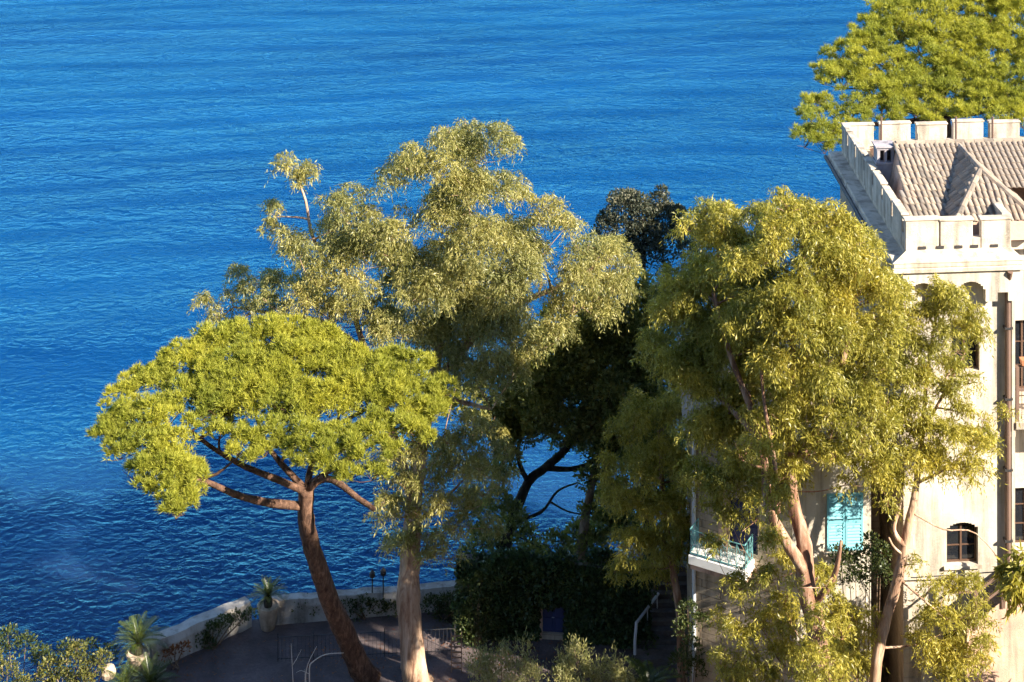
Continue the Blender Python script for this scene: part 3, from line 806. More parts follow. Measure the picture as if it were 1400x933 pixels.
wall_run('sea_wall', WALL[1]+Vector((-0.1,-0.1,0.004)), WALL[2]+Vector((-0.25,-0.2,0.004)), 1.0, 0.75, 'low whitewashed sea wall curving up from the cycad pot to the second pot', 'wall', M['whitewall'])
wall_run('sea_wall', WALL[2]+Vector((0.6,-0.1,0.004)), WALL[3]+Vector((0.2,-0.25,0.004)), 0.95, 0.6, 'pale sea wall behind the hedge along the shaded terrace', 'wall', M['whitewall'])

# leaves: generic makers ------------------------------------------------
rng = np.random.RandomState(42)
def unit(a): return a/np.maximum(np.linalg.norm(a, axis=-1, keepdims=True), 1e-9)
def leaf_quads(base, ax, L, W, fold=0.0):
    n = len(base); s = unit(np.cross(ax, rng.normal(size=(n,3))))
    L = L[:,None]; W = W[:,None]
    mid = base + ax*L*0.45
    return np.stack([base, mid + s*W, base + ax*L, mid - s*W], 1)

def euc_puffs(puffs, dens, K=8, L=(0.15,0.27), droop=1.0, up=0.25):
    out = []
    lumps = []
    for (c, r) in puffs:
        if r < 0.35: lumps.append((c, r)); continue
        c = np.array(c); n = 3 + int(r*3.2)
        d = unit(rng.normal(size=(n,3))); d[:,2] = np.where(d[:,2] < -0.5, -d[:,2], d[:,2])
        for q in d: lumps.append((c + q*np.array([1,1,0.9])*r*rng.uniform(0.35,0.78), r*rng.uniform(0.38,0.58)))
        d = unit(rng.normal(size=(3,3))); d[:,2] = np.abs(d[:,2])*0.9 - 0.25
        for q in d: lumps.append((c + q*r*rng.uniform(0.95,1.25), r*rng.uniform(0.2,0.34)))
    puffs = lumps
    for (c, r) in puffs:
        ns = max(12, int(dens*r*r)); c = np.array(c)
        d = rng.normal(size=(ns,3)); d = unit(d); d[:,2] = np.where(d[:,2] < -0.7, -d[:,2], d[:,2])
        sc = np.array([1,1,0.85])*r*0.82
        start = c + d*sc*(rng.uniform(0.25,1,size=(ns,1))**0.45)
        d0 = unit(d*0.8 + np.array([0,0,up]) + rng.normal(size=(ns,3))*0.35)
        ln = rng.uniform(0.35,0.85,size=(ns,1))*min(1.1, 0.5+0.5*r)
        t = (np.arange(K)+0.5)/K
        t = t[None,:,None] + rng.uniform(-0.06,0.06,size=(ns,K,1))
        p = start[:,None,:] + d0[:,None,:]*ln[:,None,:]*t*0.8
        p[...,2] -= (droop*ln*t[...,0]**2*0.75)
        ax = d0[:,None,:]*0.35 + np.array([0,0,-0.7*droop]) + rng.normal(size=(ns,K,3))*0.45
        ax = unit(ax).reshape(-1,3); p = p.reshape(-1,3) + rng.normal(size=(ns*K,3))*0.03
        Ls = rng.uniform(*L, size=len(p)); out.append(leaf_quads(p, ax, Ls, Ls*rng.uniform(0.085,0.13,size=len(p))))
    return np.concatenate(out)

def bush_puffs(puffs, dens, L=(0.08,0.14), wr=0.28):
    out = []
    for (c, r) in puffs:
        n = max(60, int(dens*r*r)); d = unit(rng.normal(size=(n,3))); d[:,2] = np.where(d[:,2] < -0.5, -d[:,2], d[:,2])
        lump = 1 + 0.16*np.sin(d[:,0]*6+c[0]*3)*np.sin(d[:,1]*6+c[1]) + 0.12*np.sin(d[:,2]*9+c[2])
        p = np.array(c) + d*np.array([1,1,0.85])*r*(lump*rng.uniform(0.2,1,size=n)**0.4)[:,None]
        ax = unit(d*0.8 + np.array([0,0,0.25]) + rng.normal(size=(n,3))*0.55)
        Ls = rng.uniform(*L, size=n); out.append(leaf_quads(p, ax, Ls, Ls*wr))
    return np.concatenate(out)

def pine_puffs(puffs, sub=16, tufts=34, nd=8, L=(0.13,0.24), flat=0.8):
    out = []
    for (c, r) in puffs:
        ns = max(5, int(sub*r*r)); c = np.array(c)
        d = unit(rng.normal(size=(ns,3))); d[:,2] = np.where(d[:,2] < -0.25, -d[:,2], d[:,2])
        sc = c + d*np.array([1,1,flat])*r*rng.uniform(0.45,0.95,size=(ns,1))
        sr = rng.uniform(0.2,0.38,size=(ns,1,1))*min(1.15,max(0.75,r))
        td = unit(rng.normal(size=(ns,tufts,3))); td[...,2] = np.where(td[...,2] < -0.15, -td[...,2], td[...,2])
        tp = (sc[:,None,:] + td*sr*rng.uniform(0.45,1,size=(ns,tufts,1))).reshape(-1,3)
        tdir = unit(td.reshape(-1,3)*0.8 + np.array([0,0,0.5]))
        n = len(tp)
        ax = unit(tdir[:,None,:] + rng.normal(size=(n,nd,3))*0.55).reshape(-1,3)
        b = np.repeat(tp, nd, 0); m = len(b)
        Ls = rng.uniform(*L, size=m)[:,None]; s = unit(np.cross(ax, rng.normal(size=(m,3))))*rng.uniform(0.011,0.019,size=(m,1))
        out.append(np.stack([b - s, b + s, b + ax*Ls], 1))
    return np.concatenate(out)

class Skeleton:
    def __init__(s): s.p, s.r = [], []
    def add(s, pts, rad):
        for a, b, ra, rb in zip(pts[:-1], pts[1:], rad[:-1], rad[1:]):
            n = max(1, int((b-a).length/0.35))
            for k in range(n):
                s.p.append(tuple(a.lerp(b, k/n))); s.r.append(ra+(rb-ra)*k/n)
        s.p.append(tuple(pts[-1])); s.r.append(rad[-1])
    def nearest(s, q, zpen=1.2):
        P = np.array(s.p); d = np.array(q)-P
        dist = np.linalg.norm(d, axis=1) + zpen*np.clip(-(d[:,2]-0.15), 0, None)
        i = int(np.argmin(dist)); return Vector(s.p[i]), s.r[i]

def smooth_pts(pts, n=4):
    pts = [Vector(p) for p in pts]
    if len(pts) < 3: return pts
    out = []
    for i in range(len(pts)-1):
        p0, p1, p2, p3 = pts[max(i-1,0)], pts[i], pts[i+1], pts[min(i+2,len(pts)-1)]
        for k in range(n):
            t = k/n
            out.append(0.5*((2*p1)+(p2-p0)*t+(2*p0-5*p1+4*p2-p3)*t*t+(3*p1-p0-3*p2+p3)*t**3))
    out.append(pts[-1]); return out
def lerp_list(a, n):
    x = np.linspace(0, len(a)-1, n); return list(np.interp(x, range(len(a)), a))

def tree(name, label, trunk, trad, limbs, puffs, leafV, nper, leafmat, bark, twigs=True, group=None, seed=1, twig_r=(0.05,0.012), sink=0.25, sub=5):
    """trunk: list of points; limbs: list of (points, r0, r1); puffs: list of (centre, radius)"""
    r_ = random.Random(seed)
    base = Vector(trunk[0]); root = empty(name, base, label, 'tree', group)
    sk = Skeleton()
    tp = smooth_pts(trunk); tr = lerp_list(trad, len(tp)); tr[0] *= 1.2; tr[1] *= 1.08; sk.add(tp, tr)
    mb = MB(); mb.tube(tp, tr, 14, rng=r_, rough=0.10); mb.build('trunk', bark, root, smooth=True)
    for pts, r0, r1 in limbs:
        lp = smooth_pts(pts); lr = list(np.linspace(r0, r1, len(lp))); sk.add(lp, lr)
        mb = MB(); mb.tube(lp, lr, 9, rng=r_, rough=0.10); mb.build('limb', bark, root, smooth=True)
    if twigs:
        tb = MB()
        order = sorted(puffs, key=lambda q: min((Vector(q[0])-Vector(p)).length for p in sk.p[::4]))
        for c, r in order:
            c = Vector(c); tgt = c - Vector((0,0,r*sink)); a, ra = sk.nearest(tgt)
            d = tgt-a; L = d.length
            if L < 0.15: continue
            r0 = min(ra*0.85, twig_r[0]+0.012*L); r1 = twig_r[1]
            mid = a.lerp(tgt, 0.5) + Vector((r_.uniform(-.14,.14)*L, r_.uniform(-.14,.14)*L, -0.06*L + r_.uniform(-.05,.1)*L))
            lp = smooth_pts([a, mid, tgt], 3); lr = list(np.linspace(r0, max(r1, r0*0.45), len(lp)))
            tb.tube(lp, lr, 5, False); sk.add(lp, lr)
            for k in range(sub):
                e = c + Vector((r_.uniform(-1,1), r_.uniform(-1,1), r_.uniform(-0.1,0.9)))*r*0.75
                m2 = tgt.lerp(e, 0.5) + Vector((r_.uniform(-.15,.15), r_.uniform(-.15,.15), 0.05))*r
                tb.tube([tgt, m2, e], [max(r1, r0*0.4), r1*1.1, r1*0.5], 4, False)
        tag(tb.build('branches', bark, root, smooth=True), kind='stuff')
    tag(soup('crown', leafV, nper, leafmat, root), kind='stuff')
    return root

# ------------------------------------------------------------------ umbrella pine on the left
def tilt_puffs(lst, Yc, pyc, k, scale=1.0):
    """umbrella crown: the upper rows of the crown lie farther back"""
    out = []
    for (px, py, rp, *dy) in lst:
        Y = Yc - k*(py-pyc) + (dy[0] if dy else 0); out.append((tuple(at(px, py, Y)), rp*Y/F*scale))
    return out
P1 = [(150,590,25),(165,545,22),(185,527,24),(175,580,32),(165,620,25),(200,610,35),(225,645,36),(255,655,28),(250,690,24),(205,650,25),(182,650,16),(235,620,30),(262,640,18),(140,600,15),(240,705,14),
 (215,522,28),(250,500,30),(290,480,32),(330,468,30),(370,462,28),(410,462,26),(445,467,24),(300,520,40),(350,510,42),(400,505,42),(450,508,38),(490,497,28),(530,502,28),(570,512,28),(598,540,25),(250,545,33),(300,560,36),(350,555,38),(400,555,40),(450,558,40),(500,545,38),(550,545,36),(590,568,25),
 (335,600,22),(375,596,26),(420,605,32),(468,608,30),(510,595,30),(550,590,28),(445,638,22),(480,648,22),(508,652,16),(405,632,18),(325,620,16),(345,625,12),(230,575,24,-0.3),(205,560,22,-0.4),(270,575,18,-0.2),(360,620,18,0.2),(390,615,20,0.2),(300,595,18,0),(440,615,26,-0.4),(490,620,24,-0.5),(530,620,20,-0.6),(575,600,20,-0.4),(475,530,34),(425,480,30),(520,525,32),(330,535,36),(235,678,20),(222,668,18),(262,676,14),(245,660,20),(380,530,36),(275,505,30),(560,575,26)]
pp = tilt_puffs(P1, 54.5, 550, 0.036, 1.15)
pp += [((c[0], c[1]+rr.uniform(0.3,1.2), c[2]-rr.uniform(0.3,0.7)), r*0.9) for c, r in pp[15:38:2]]
trunk1 = [at(503,950,58.20), at(488,905,57.75), at(470,862,57.12), at(453,826,56.56), at(438,785,56.05), at(424,740,55.60), at(418,700,55.20), at(419,668,55.00)]
trunk1[0].z = TZ-0.1
limbs1 = [([at(413,692,55.12), at(372,688,54.58), at(330,679,53.79), at(292,663,52.70), at(258,650,51.60)], 0.24, 0.10),
          ([at(416,672,54.92), at(380,656,54.70), at(335,638,54.40), at(290,612,54.00), at(262,590,53.40)], 0.20, 0.08),
          ([at(418,670,55.00), at(390,640,55.40), at(366,610,56.00), at(350,570,56.80)], 0.20, 0.08),
          ([at(420,672,55.02), at(440,655,54.80), at(462,660,54.40), at(488,680,53.90), at(512,697,53.47)], 0.2, 0.12),
          ([at(420,668,55.00), at(428,630,55.90), at(450,590,57.00), at(500,560,58.00)], 0.2, 0.08),
          ([at(424,662,55.00), at(470,630,55.40), at(520,600,55.70), at(565,575,56.00)], 0.16, 0.06)]
tree('umbrella_pine', 'umbrella pine with leaning brown trunk and broad yellow-green crown over the terrace', trunk1, [0.46,0.42,0.40,0.37,0.34,0.31,0.30,0.28], [(p_, a_*0.72, b_*0.75) for p_, a_, b_ in limbs1], pp,
     pine_puffs(pp, 24, 32, 8), 3, M['pine'], M['bark_pine'], seed=2, sink=0.3)

# pine behind the villa roof
P2 = [(1100,190,18,-1.5),(1108,160,20,-1),(1128,180,22,-1.2),(1132,95,18),(1125,105,14),(1160,62,20),(1150,110,20,-0.5),(1182,85,28),(1190,48,24),(1230,45,30),(1228,95,32),(1280,45,32),(1280,95,34),(1330,45,32),(1330,95,34),(1378,55,32),(1380,108,34),(1205,128,26,-0.4),(1255,128,24,-0.3),(1305,130,22,-0.3),(1350,136,24,-0.3),(1395,140,28,-0.4),(1240,15,30),(1295,8,34),(1350,8,34),(1400,18,34),(1425,80,36),(1440,130,30),(1450,40,36),(1200,150,20,-0.8),(1275,150,16,-0.8),(1205,20,22),(1170,140,18,-0.8),(1190,160,16,-0.8),(1225,165,16,-0.8),(1270,165,16,-0.8),(1320,160,18,-0.8),(1365,160,18,-0.8),(1400,165,18,-0.8),(1180,175,14,-0.8),(1160,190,13,-0.8),(1120,140,18,-0.5),(1140,150,18,-0.5),(1115,182,18,-0.8),(1128,200,14,-1),(1146,185,17,-0.8),(1160,165,17,-0.8),(1110,140,14),(1150,75,18),(1165,100,20),(1205,75,26),(1255,70,28),(1305,70,28),(1355,75,28),(1230,125,24),(1285,125,24),(1335,125,24),(1375,130,24),(1190,115,22),(1220,145,18,-0.5),(1300,150,18,-0.5),(1340,152,18,-0.5),(1385,150,18,-0.5),(1250,150,16,-0.5),(1320,-20,34),(1390,-20,34)]
pp = tilt_puffs([(q[0], q[1]+6, *q[2:]) for q in P2], 78, 80, 0.04, 1.42)
pp += [((c[0]+rr.uniform(-.8,.8), c[1]+rr.uniform(0.5,2), c[2]-rr.uniform(0.2,0.9)), r) for c, r in pp[6:27]]
b2 = at(1290, 300, 78); trunk2 = [Vector((b2.x+1.5, 77, 4.0)), Vector((b2.x+1.2, 77.3, 14)), Vector((b2.x+0.4, 77.8, 21)), Vector((b2.x, 78, 24.2))]
tv = trunk2[-1]
limbs2 = [([tv, tv+Vector((-2.5,-0.6,0.6)), at(1190,130,77.5)], 0.22, 0.08), ([tv, tv+Vector((-3,-2,0.2)), at(1115,172,74.5)], 0.2, 0.06), ([tv, tv+Vector((2,-1.5,0.8)), at(1370,120,76)], 0.2, 0.08), ([tv, tv+Vector((0.3,1.5,1.0)), at(1310,60,81)], 0.2, 0.08)]
tree('umbrella_pine', 'large bright umbrella pine rising behind the villa roof', trunk2, [0.5,0.45,0.38,0.3], limbs2, pp, pine_puffs(pp, 9, 28, 8, (0.17,0.30)), 3, M['pine2'], M['bark_pine'], seed=4)

# ------------------------------------------------------------------ eucalyptus trees
def vol_puffs(lst, Yc, cpx, cpy, hw, hh, depth, seed, jit=0.8, back=0.5):
    """pixels -> puffs on the near half of a rounded crown, plus filling puffs behind"""
    r_ = random.Random(seed); out = []
    for (px, py, rp, *dy) in lst:
        q = min(1.0, ((px-cpx)/hw)**2 + ((py-cpy)/hh)**2)
        Y = Yc - depth*math.sqrt(1-q)*0.85 + r_.uniform(-jit, jit) + (dy[0] if dy else 0)
        p = at(px, py, Y); out.append((tuple(p), 1.1*rp*Y/F))
        if q < 0.55 and r_.random() < back:
            Y2 = Yc + depth*math.sqrt(1-q)*0.5*r_.uniform(0.3,1); p = at(px+r_.uniform(-12,12), py+r_.uniform(-8,14), Y2); out.append((tuple(p), rp*Y2/F))
    return out
EA = [(618,188,24),(640,180,16),(678,192,28),(652,215,34),(703,205,18),(560,228,28),(535,245,25),(600,238,32),(640,262,42),(690,258,28),(712,270,16),(755,288,24),(775,308,18),(738,305,18),
 (393,228,18),(424,236,18),(408,246,13),(375,292,17),(372,312,13),(395,325,20),(410,348,22),(470,285,32),(492,302,30),(450,312,22),(530,322,34),(545,352,36),(500,352,38),(460,352,30),(430,382,28),(413,412,24),(480,392,36),
 (325,376,17),(345,396,17),(318,405,16),(280,411,11),(300,432,18),(338,428,17),(308,450,16),(375,388,19),(390,420,18),(365,410,14),
 (600,302,45),(650,330,48),(700,330,38),(620,382,48),(570,402,42),(682,402,48),(718,382,34),(640,452,48),(690,460,44),(592,462,36),(542,452,36),(500,432,36),(700,512,34),(655,520,38),(722,472,28),(735,350,20),(450,432,26),(615,500,28),
 (640,608,24,-3.8),(612,640,24,-3.8),(655,640,22,-3.8),(602,690,24,-3.8),(642,690,24,-3.8),(540,652,22,-3.8),(545,700,26,-3.8),(560,740,24,-3.8),(600,742,20,-3.8),(520,690,16,-3.8),(670,720,14,-3.8),(625,760,10,-3.8),(580,610,22,-3),(665,590,16,-3),
 (560,622,18,-3.8),(590,655,18,-3.8),(578,705,18,-3.8),(620,722,18,-3.8),(530,622,16,-3.8),(640,578,18,-3.8),(612,602,18,-3.8),(682,615,16,-3.8),(555,665,16,-3.8),(660,675,18,-3.8),(690,655,14,-3.8),(590,762,14,-3.8),(545,742,16,-3.8),(800,342,24),(830,350,28),(800,382,34),(842,392,26),(780,422,32),(762,460,26),(820,430,28),(858,368,20)]
pa = vol_puffs(EA, 62.3, 600, 420, 330, 320, 3.2, 7)
ta = [at(569,952,58.0), at(567,920,58.0), at(562,870,58.1), at(558,815,58.3), at(560,770,58.6), at(563,720,59.0), at(570,650,59.6), at(585,560,60.3), at(600,470,60.8), at(615,380,61.2), at(635,290,61.5)]
ta[0].z = TZ-0.1
la = [([at(566,690,59.2), at(545,620,59.8), at(520,540,60.4), at(490,450,60.8), at(470,370,61.0)], 0.24, 0.08),
      ([at(590,540,60.4), at(640,552,60.2), at(672,560,59.8)], 0.12, 0.05),
      ([at(590,530,60.4), at(640,470,60.6), at(700,420,61), at(770,390,61.3), at(820,360,61.5)], 0.2, 0.06),
      ([at(500,480,60.6), at(440,440,60.8), at(380,430,61), at(320,420,61.2)], 0.12, 0.04),
      ([at(475,400,61), at(430,330,61.3), at(418,275,61.5), at(404,240,61.5)], 0.09, 0.035),
      ([at(564,720,59), at(600,690,58.4), at(640,650,57.8)], 0.10, 0.03)]
tree('eucalyptus_tree', 'tall eucalyptus with pale bare trunk and drooping olive crown beside the leaning pine', ta, [0.56,0.52,0.47,0.46,0.42,0.36,0.30,0.26,0.2,0.15,0.09], la, pa,
     euc_puffs(pa, 198, 9, (0.10,0.21)), 4, M['euc'], M['bark_euc'], seed=5, group='eucalyptus trees', twig_r=(0.04,0.01))

EB = [(1022,678,18,2.3),(1042,640,18,2),(1000,712,14,2.3),(1030,712,12,2.3),(1060,650,16,1.8),(985,660,18,2.3),(1050,600,18,1.5),(1000,440,30,1.5),(1030,470,30,1.5),(1060,440,30,1.5),(1020,520,28,1.5),(1060,540,26,1.5),(1100,540,26,1.2),(1150,520,26,1.2),(1000,580,24,2),(1040,570,22,1.5),(1020,390,28,1.5),(1060,380,26,1.2),(1000,360,24,2),(940,410,28,3.5),(960,450,28,3.5),(930,500,28,3.5),(970,500,28,3),(1130,450,30,1.2),(1190,480,26,1.2),(1130,370,28,1),(1035,340,22,1.5),(1010,335,20,2.5),(1040,295,14,1.5),(1180,620,18,1),(1160,590,20,1),(1110,570,20,1),(1070,610,18,1),(960,300,24,3.5),(990,297,25,3.5),(1005,318,20,3.5),(970,332,28,3.5),(1075,285,26),(1102,302,36),(1055,312,22),(1140,302,26),(1165,330,30),(1122,342,36),(1180,370,30),(1060,347,26),(1020,362,34),(960,377,34,3.5),(920,392,26,3.5),(1100,397,40),(1152,412,40),(1200,402,32),(1225,398,16),(980,422,40,3.5),(1040,422,40),(920,432,30,3.5),(1090,452,40),(1160,462,40),(1208,452,30),(1000,482,34,3.5),(950,472,30,3.5),(1050,502,36),(1120,510,34),(1180,522,32),(900,482,30,3.5),(960,532,34,3.5),(1010,542,28,2.4),(1072,572,26),(1140,570,28),(1190,572,25),(980,602,28,2.4),(1035,612,22),(1000,662,24,2.4),(1060,692,22),(1058,735,18),(1190,642,20),(1000,560,20,2.4),(960,650,24,2.4),(1012,622,22,1),(980,695,16,2.4),(1042,655,16,1),(960,580,26,2.4),(1000,640,20,2.4),(1082,640,16),(1110,600,18),(1142,622,16),(1062,660,15),(1180,602,20),(1212,560,20),(1212,622,16),(1200,660,15),(975,745,14,2.4),(1155,660,12),(1215,500,22),(1215,690,12)]
EF = [(920,562,30),(858,590,26),(880,642,28),(940,642,25),(850,682,24),(900,702,28),(862,742,28),(930,722,22),(840,780,16),(890,772,18),(830,640,20),(930,690,22),(900,740,20),(905,620,24),(870,560,24),(950,760,16),(920,760,18)]
pb = vol_puffs(EB, 50.8, 1040, 480, 240, 300, 2.4, 8, back=0.95)
EB2 = [(1118,850,18,-2.6),(1100,895,20,-2.6),(1130,910,20,-2.6),(1152,870,18,-2.4),(1105,938,20,-2.6),(1085,800,12,-2.2),(1128,800,12,-2.2),(1010,802,20,0.4),(1050,792,18,0.4),(990,852,20,0.4),(1040,852,24,0.4),(1062,892,24,0.4),(1160,842,24,0.4),(1150,892,25,0.4),(1172,922,20,0.4),(1120,782,14,0.4),(1020,905,18,0.4),(1075,765,14,0.4),(1090,655,16),(1130,610,16),(1082,850,17,0.4),(1132,862,18,0.4),(1100,902,18,0.4),(1072,822,15,0.4),(1180,872,16,0.4),(1140,925,20,0.4),(990,905,16,0.4),(1000,930,18,0.4),(1045,925,18,0.4),(1185,905,14,0.4),(1020,870,16,0.4),(1140,820,14,0.4),(1195,840,10,0.4)]
pb += vol_puffs(EB2, 51.6, 1080, 800, 200, 200, 1.5, 9, 0.5, 0.0)
tb_ = [at(1128,1010,49.4), at(1122,935,49.5), at(1116,860,49.6), at(1102,800,49.8), at(1100,745,50.0), at(1085,690,50.2), at(1080,620,50.4), at(1080,550,50.6), at(1085,460,50.8), at(1095,380,50.8), at(1100,320,50.8)]
tb_[0].z = TZ-0.1
lb = [([at(1100,780,49.8), at(1068,730,49.6), at(1050,690,49.6), at(1046,640,49.8), at(1030,570,50.2), at(1000,490,50.6), at(975,400,50.8)], 0.22, 0.07),
      ([at(1064,700,49.6), at(1060,640,49.2), at(1046,560,49.0), at(1040,500,49.2)], 0.09, 0.04),
      ([at(1085,640,50.3), at(1130,560,50.4), at(1160,460,50.6), at(1170,370,50.8)], 0.16, 0.06),
      ([at(1040,600,50.0), at(1000,560,50.9), at(965,520,52.2), at(945,480,53.2)], 0.12, 0.04),
      ([at(1110,830,49.7), at(1140,790,49.2), at(1150,740,49.0)], 0.14, 0.05)]
tree('eucalyptus_tree', 'dense yellow-green eucalyptus with peeling reddish trunk in front of the turquoise shutters', tb_, [0.36,0.34,0.33,0.31,0.27,0.22,0.18,0.15,0.12,0.09,0.06], lb, pb,
     euc_puffs(pb, 268, 9, (0.10,0.21)), 4, M['eucb'], M['bark_red'], seed=6, group='eucalyptus trees', twig_r=(0.04,0.01))

pw = vol_puffs(EF, 57.6, 900, 670, 90, 140, 1.6, 19, 0.5, 0.5)
tw_ = [at(932,900,57.4), at(930,850,57.4), at(922,790,57.4), at(912,730,57.5), at(905,660,57.6), at(900,590,57.6)]; tw_[0].z = TZ-0.1
tree('eucalyptus_tree', 'shaded drooping eucalyptus left of the balcony, overhanging the garden steps', tw_, [0.17,0.16,0.14,0.12,0.09,0.05], [([at(918,760,57.4), at(895,720,57.2), at(868,690,57.0)], 0.07, 0.03)], pw,
     euc_puffs(pw, 300, 9, (0.11,0.21)), 4, M['eucb'], M['bark_red'], seed=16, group='eucalyptus trees', twig_r=(0.03,0.008))

EC = [(1222,430,18),(1235,470,18),(1228,520,18),(1215,590,16),(1250,555,18),(1235,400,12),(1225,650,14),(1300,500,14),(1275,480,16),(1330,520,12),(1282,396,18),(1300,412,23),(1330,432,18),(1270,432,20),(1250,472,22),(1292,462,20),(1322,452,14),(1262,522,24),(1290,540,17),(1232,562,24),(1300,592,24),(1330,602,20),(1280,632,24),(1320,642,20),(1240,622,20),(1376,562,10),(1345,572,9),(1225,500,20),(1310,530,12),(1345,455,10),
 (1300,802,18),(1290,842,20),(1322,852,19),(1310,892,23),(1282,902,18),(1342,882,14),(1270,800,12),(1335,910,15),(1262,845,14),(1265,875,16),(1300,925,20),(1345,850,12),(1250,770,10),(1330,800,12),(1340,830,12),(1275,590,18),(1250,590,18),(1310,480,12),(1240,440,16),(1315,560,14),(1345,640,12),(1350,610,12)]
pc = vol_puffs(EC, 51.6, 1290, 620, 130, 330, 1.2, 10, 0.5, 0.25)
tc_ = [at(1190,1010,50.8), at(1196,930,50.8), at(1208,860,50.9), at(1224,805,51.0), at(1232,770,51.0), at(1240,725,51.1), at(1250,680,51.2), at(1258,620,51.3), at(1265,540,51.4), at(1275,460,51.5), at(1285,410,51.5)]
tc_[0].z = TZ-0.1
lc = [([at(1236,745,51), at(1222,725,51), at(1230,690,51.2), at(1236,640,51.3)], 0.10, 0.05),
      ([at(1236,760,51), at(1222,748,50.8), at(1215,735,50.8)], 0.05, 0.03),
      ([at(1228,790,51), at(1245,805,50.7), at(1268,825,50.6), at(1300,850,50.8)], 0.06, 0.02),
      ([at(1262,590,51.3), at(1300,520,51), at(1320,480,51)], 0.06, 0.025), ([at(1255,660,51.2), at(1295,640,51), at(1330,610,51)], 0.06, 0.02),
      ([at(1245,700,51.1), at(1290,724,50.9), at(1335,730,50.8), at(1385,790,50.6)], 0.035, 0.015)]
tree('eucalyptus_tree', 'thin sparse eucalyptus with pale forked trunk against the sunlit villa front', tc_, [0.2,0.19,0.18,0.18,0.17,0.15,0.12,0.1,0.07,0.05,0.04], lc, pc,
     euc_puffs(pc, 400, 9, (0.10,0.20)), 4, M['eucb'], M['bark_euc'], seed=7, group='eucalyptus trees', twig_r=(0.03,0.008))

# large eucalyptus standing just right of the picture: its sprigs reach in and its crown shades the terrace
rf = random.Random(21)
pf_ = [(tuple(at(1388,790,47.5)), 0.42), (tuple(at(1395,822,47.5)), 0.3), (tuple(at(1396,762,47.5)), 0.25), (tuple(at(1412,800,47.6)), 0.5)]
fx, fy, fz = 20.9, 36.6, 30.4
for k in range(46):
    d = Vector((rf.gauss(0,1), rf.gauss(0,1), rf.gauss(0,1))).normalized()*rf.uniform(0.45,1)**0.5
    pf_.append(((fx+d.x*3.6, fy+d.y*2.8, fz+d.z*3.2), rf.uniform(0.9,1.4)))
for k in range(8): pf_.append(((fx+rf.uniform(-1.6,0.6), 48.3+rf.uniform(-1,1), rf.uniform(10.5,14.5)), rf.uniform(0.6,0.9)))
tree('eucalyptus_tree', 'eucalyptus reaching in with small leafy sprigs at the right edge beside the downpipe', [Vector((26,44,TZ-0.2)), Vector((25.5,43,14)), Vector((24.6,41,20)), Vector((22.6,38.5,26.5)), Vector((21,37,31))], [0.45,0.38,0.28,0.17,0.07], [], pf_,
     euc_puffs(pf_, 34, 8, (0.3,0.5)), 4, M['eucb'], M['bark_euc'], seed=8, group='eucalyptus trees', twig_r=(0.04,0.01))

# ------------------------------------------------------------------ darker broadleaf trees between
ED = [(770,482,30),(740,522,34),(790,542,34),(830,502,38),(850,452,34),(880,422,30),(800,462,30),(720,572,28),(765,588,18),(830,562,30),(870,532,34),(690,592,20),(900,602,25),(690,642,16),(680,682,16),(700,722,22),(660,742,16),(840,612,22),(820,662,18),(900,450,25),(745,470,22),(805,700,14),(760,745,18),(725,758,18),(690,765,16),(830,720,22),(875,690,22),(910,660,25),(890,750,22),(860,790,22),(920,790,24),(700,545,18),(740,560,26),(780,575,20),(810,600,24),(800,520,32),(760,440,24),(820,470,30),(850,500,34),(880,480,30),(900,520,30),(890,560,30),(860,580,28),(850,640,28),(880,610,26),(820,630,18),(830,690,24),(850,720,24),(810,745,20),(780,765,18),(740,770,18),(910,700,26),(900,640,26),(940,620,26),(930,680,26),(940,740,24),(690,620,14),(670,650,14),(665,700,16),(640,760,14),(720,600,14),(790,600,14),(900,420,26),(870,390,22),(680,745,16),(650,775,14),(700,580,20),(725,535,28),(755,500,28),(785,505,30),(735,590,18),(850,410,24),(820,440,24),(660,600,14),(675,570,16),(650,640,14),(645,700,14),(655,730,14),(700,600,16),(680,560,18),(700,700,16),(720,735,16),(790,730,16),(805,655,16),(812,585,24),(765,540,28),(720,500,24),(745,540,30),(790,470,30),(830,540,34),(860,480,34),(810,420,22),(780,520,30),(880,570,30),(850,600,26),(840,400,22),(720,545,24),(905,480,26),(640,545,22,-1),(672,532,24,-1),(700,562,24),(652,582,18,-1),(622,562,16,-1),(735,575,20),(770,600,14),(690,600,16)]
pd = vol_puffs(ED, 66.5, 800, 580, 160, 220, 2.5, 12, 0.9, 0.5)
td = [at(675,820,66), at(682,775,66), at(700,715,66), at(722,660,66.2), at(745,640,66.3), at(775,612,66.4), at(800,560,66.5)]
td[0].z = TZ-0.3
ld = [([at(722,660,66.2), at(708,625,66), at(715,590,66), at(735,540,66)], 0.12, 0.05), ([at(745,640,66.3), at(790,640,66.1), at(840,610,66), at(880,540,66)], 0.13, 0.05),
      ([at(700,715,66), at(740,700,65.8), at(762,672,65.7), at(790,660,65.6)], 0.09, 0.03), ([at(705,700,66), at(688,670,66), at(690,620,66)], 0.08, 0.03), ([at(800,560,66.5), at(840,500,66.5), at(870,440,66.5)], 0.12, 0.05)]
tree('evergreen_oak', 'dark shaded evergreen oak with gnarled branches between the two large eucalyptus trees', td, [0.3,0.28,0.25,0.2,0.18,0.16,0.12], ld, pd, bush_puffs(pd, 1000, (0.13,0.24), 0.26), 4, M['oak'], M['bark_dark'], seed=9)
EE = [(828,312,14),(862,270,12),(945,322,14),(925,295,14),(940,345,16),(835,335,14),(815,325,9),(905,262,8),(850,285,20),(872,280,16),(880,300,22),(910,298,22),(930,312,16),(845,310,17),(880,328,26),(915,330,22),(830,300,12),(900,275,13),(890,355,26),(860,345,20)]
pe = vol_puffs(EE, 72, 885, 320, 70, 70, 1.4, 13, 0.5, 0.5)
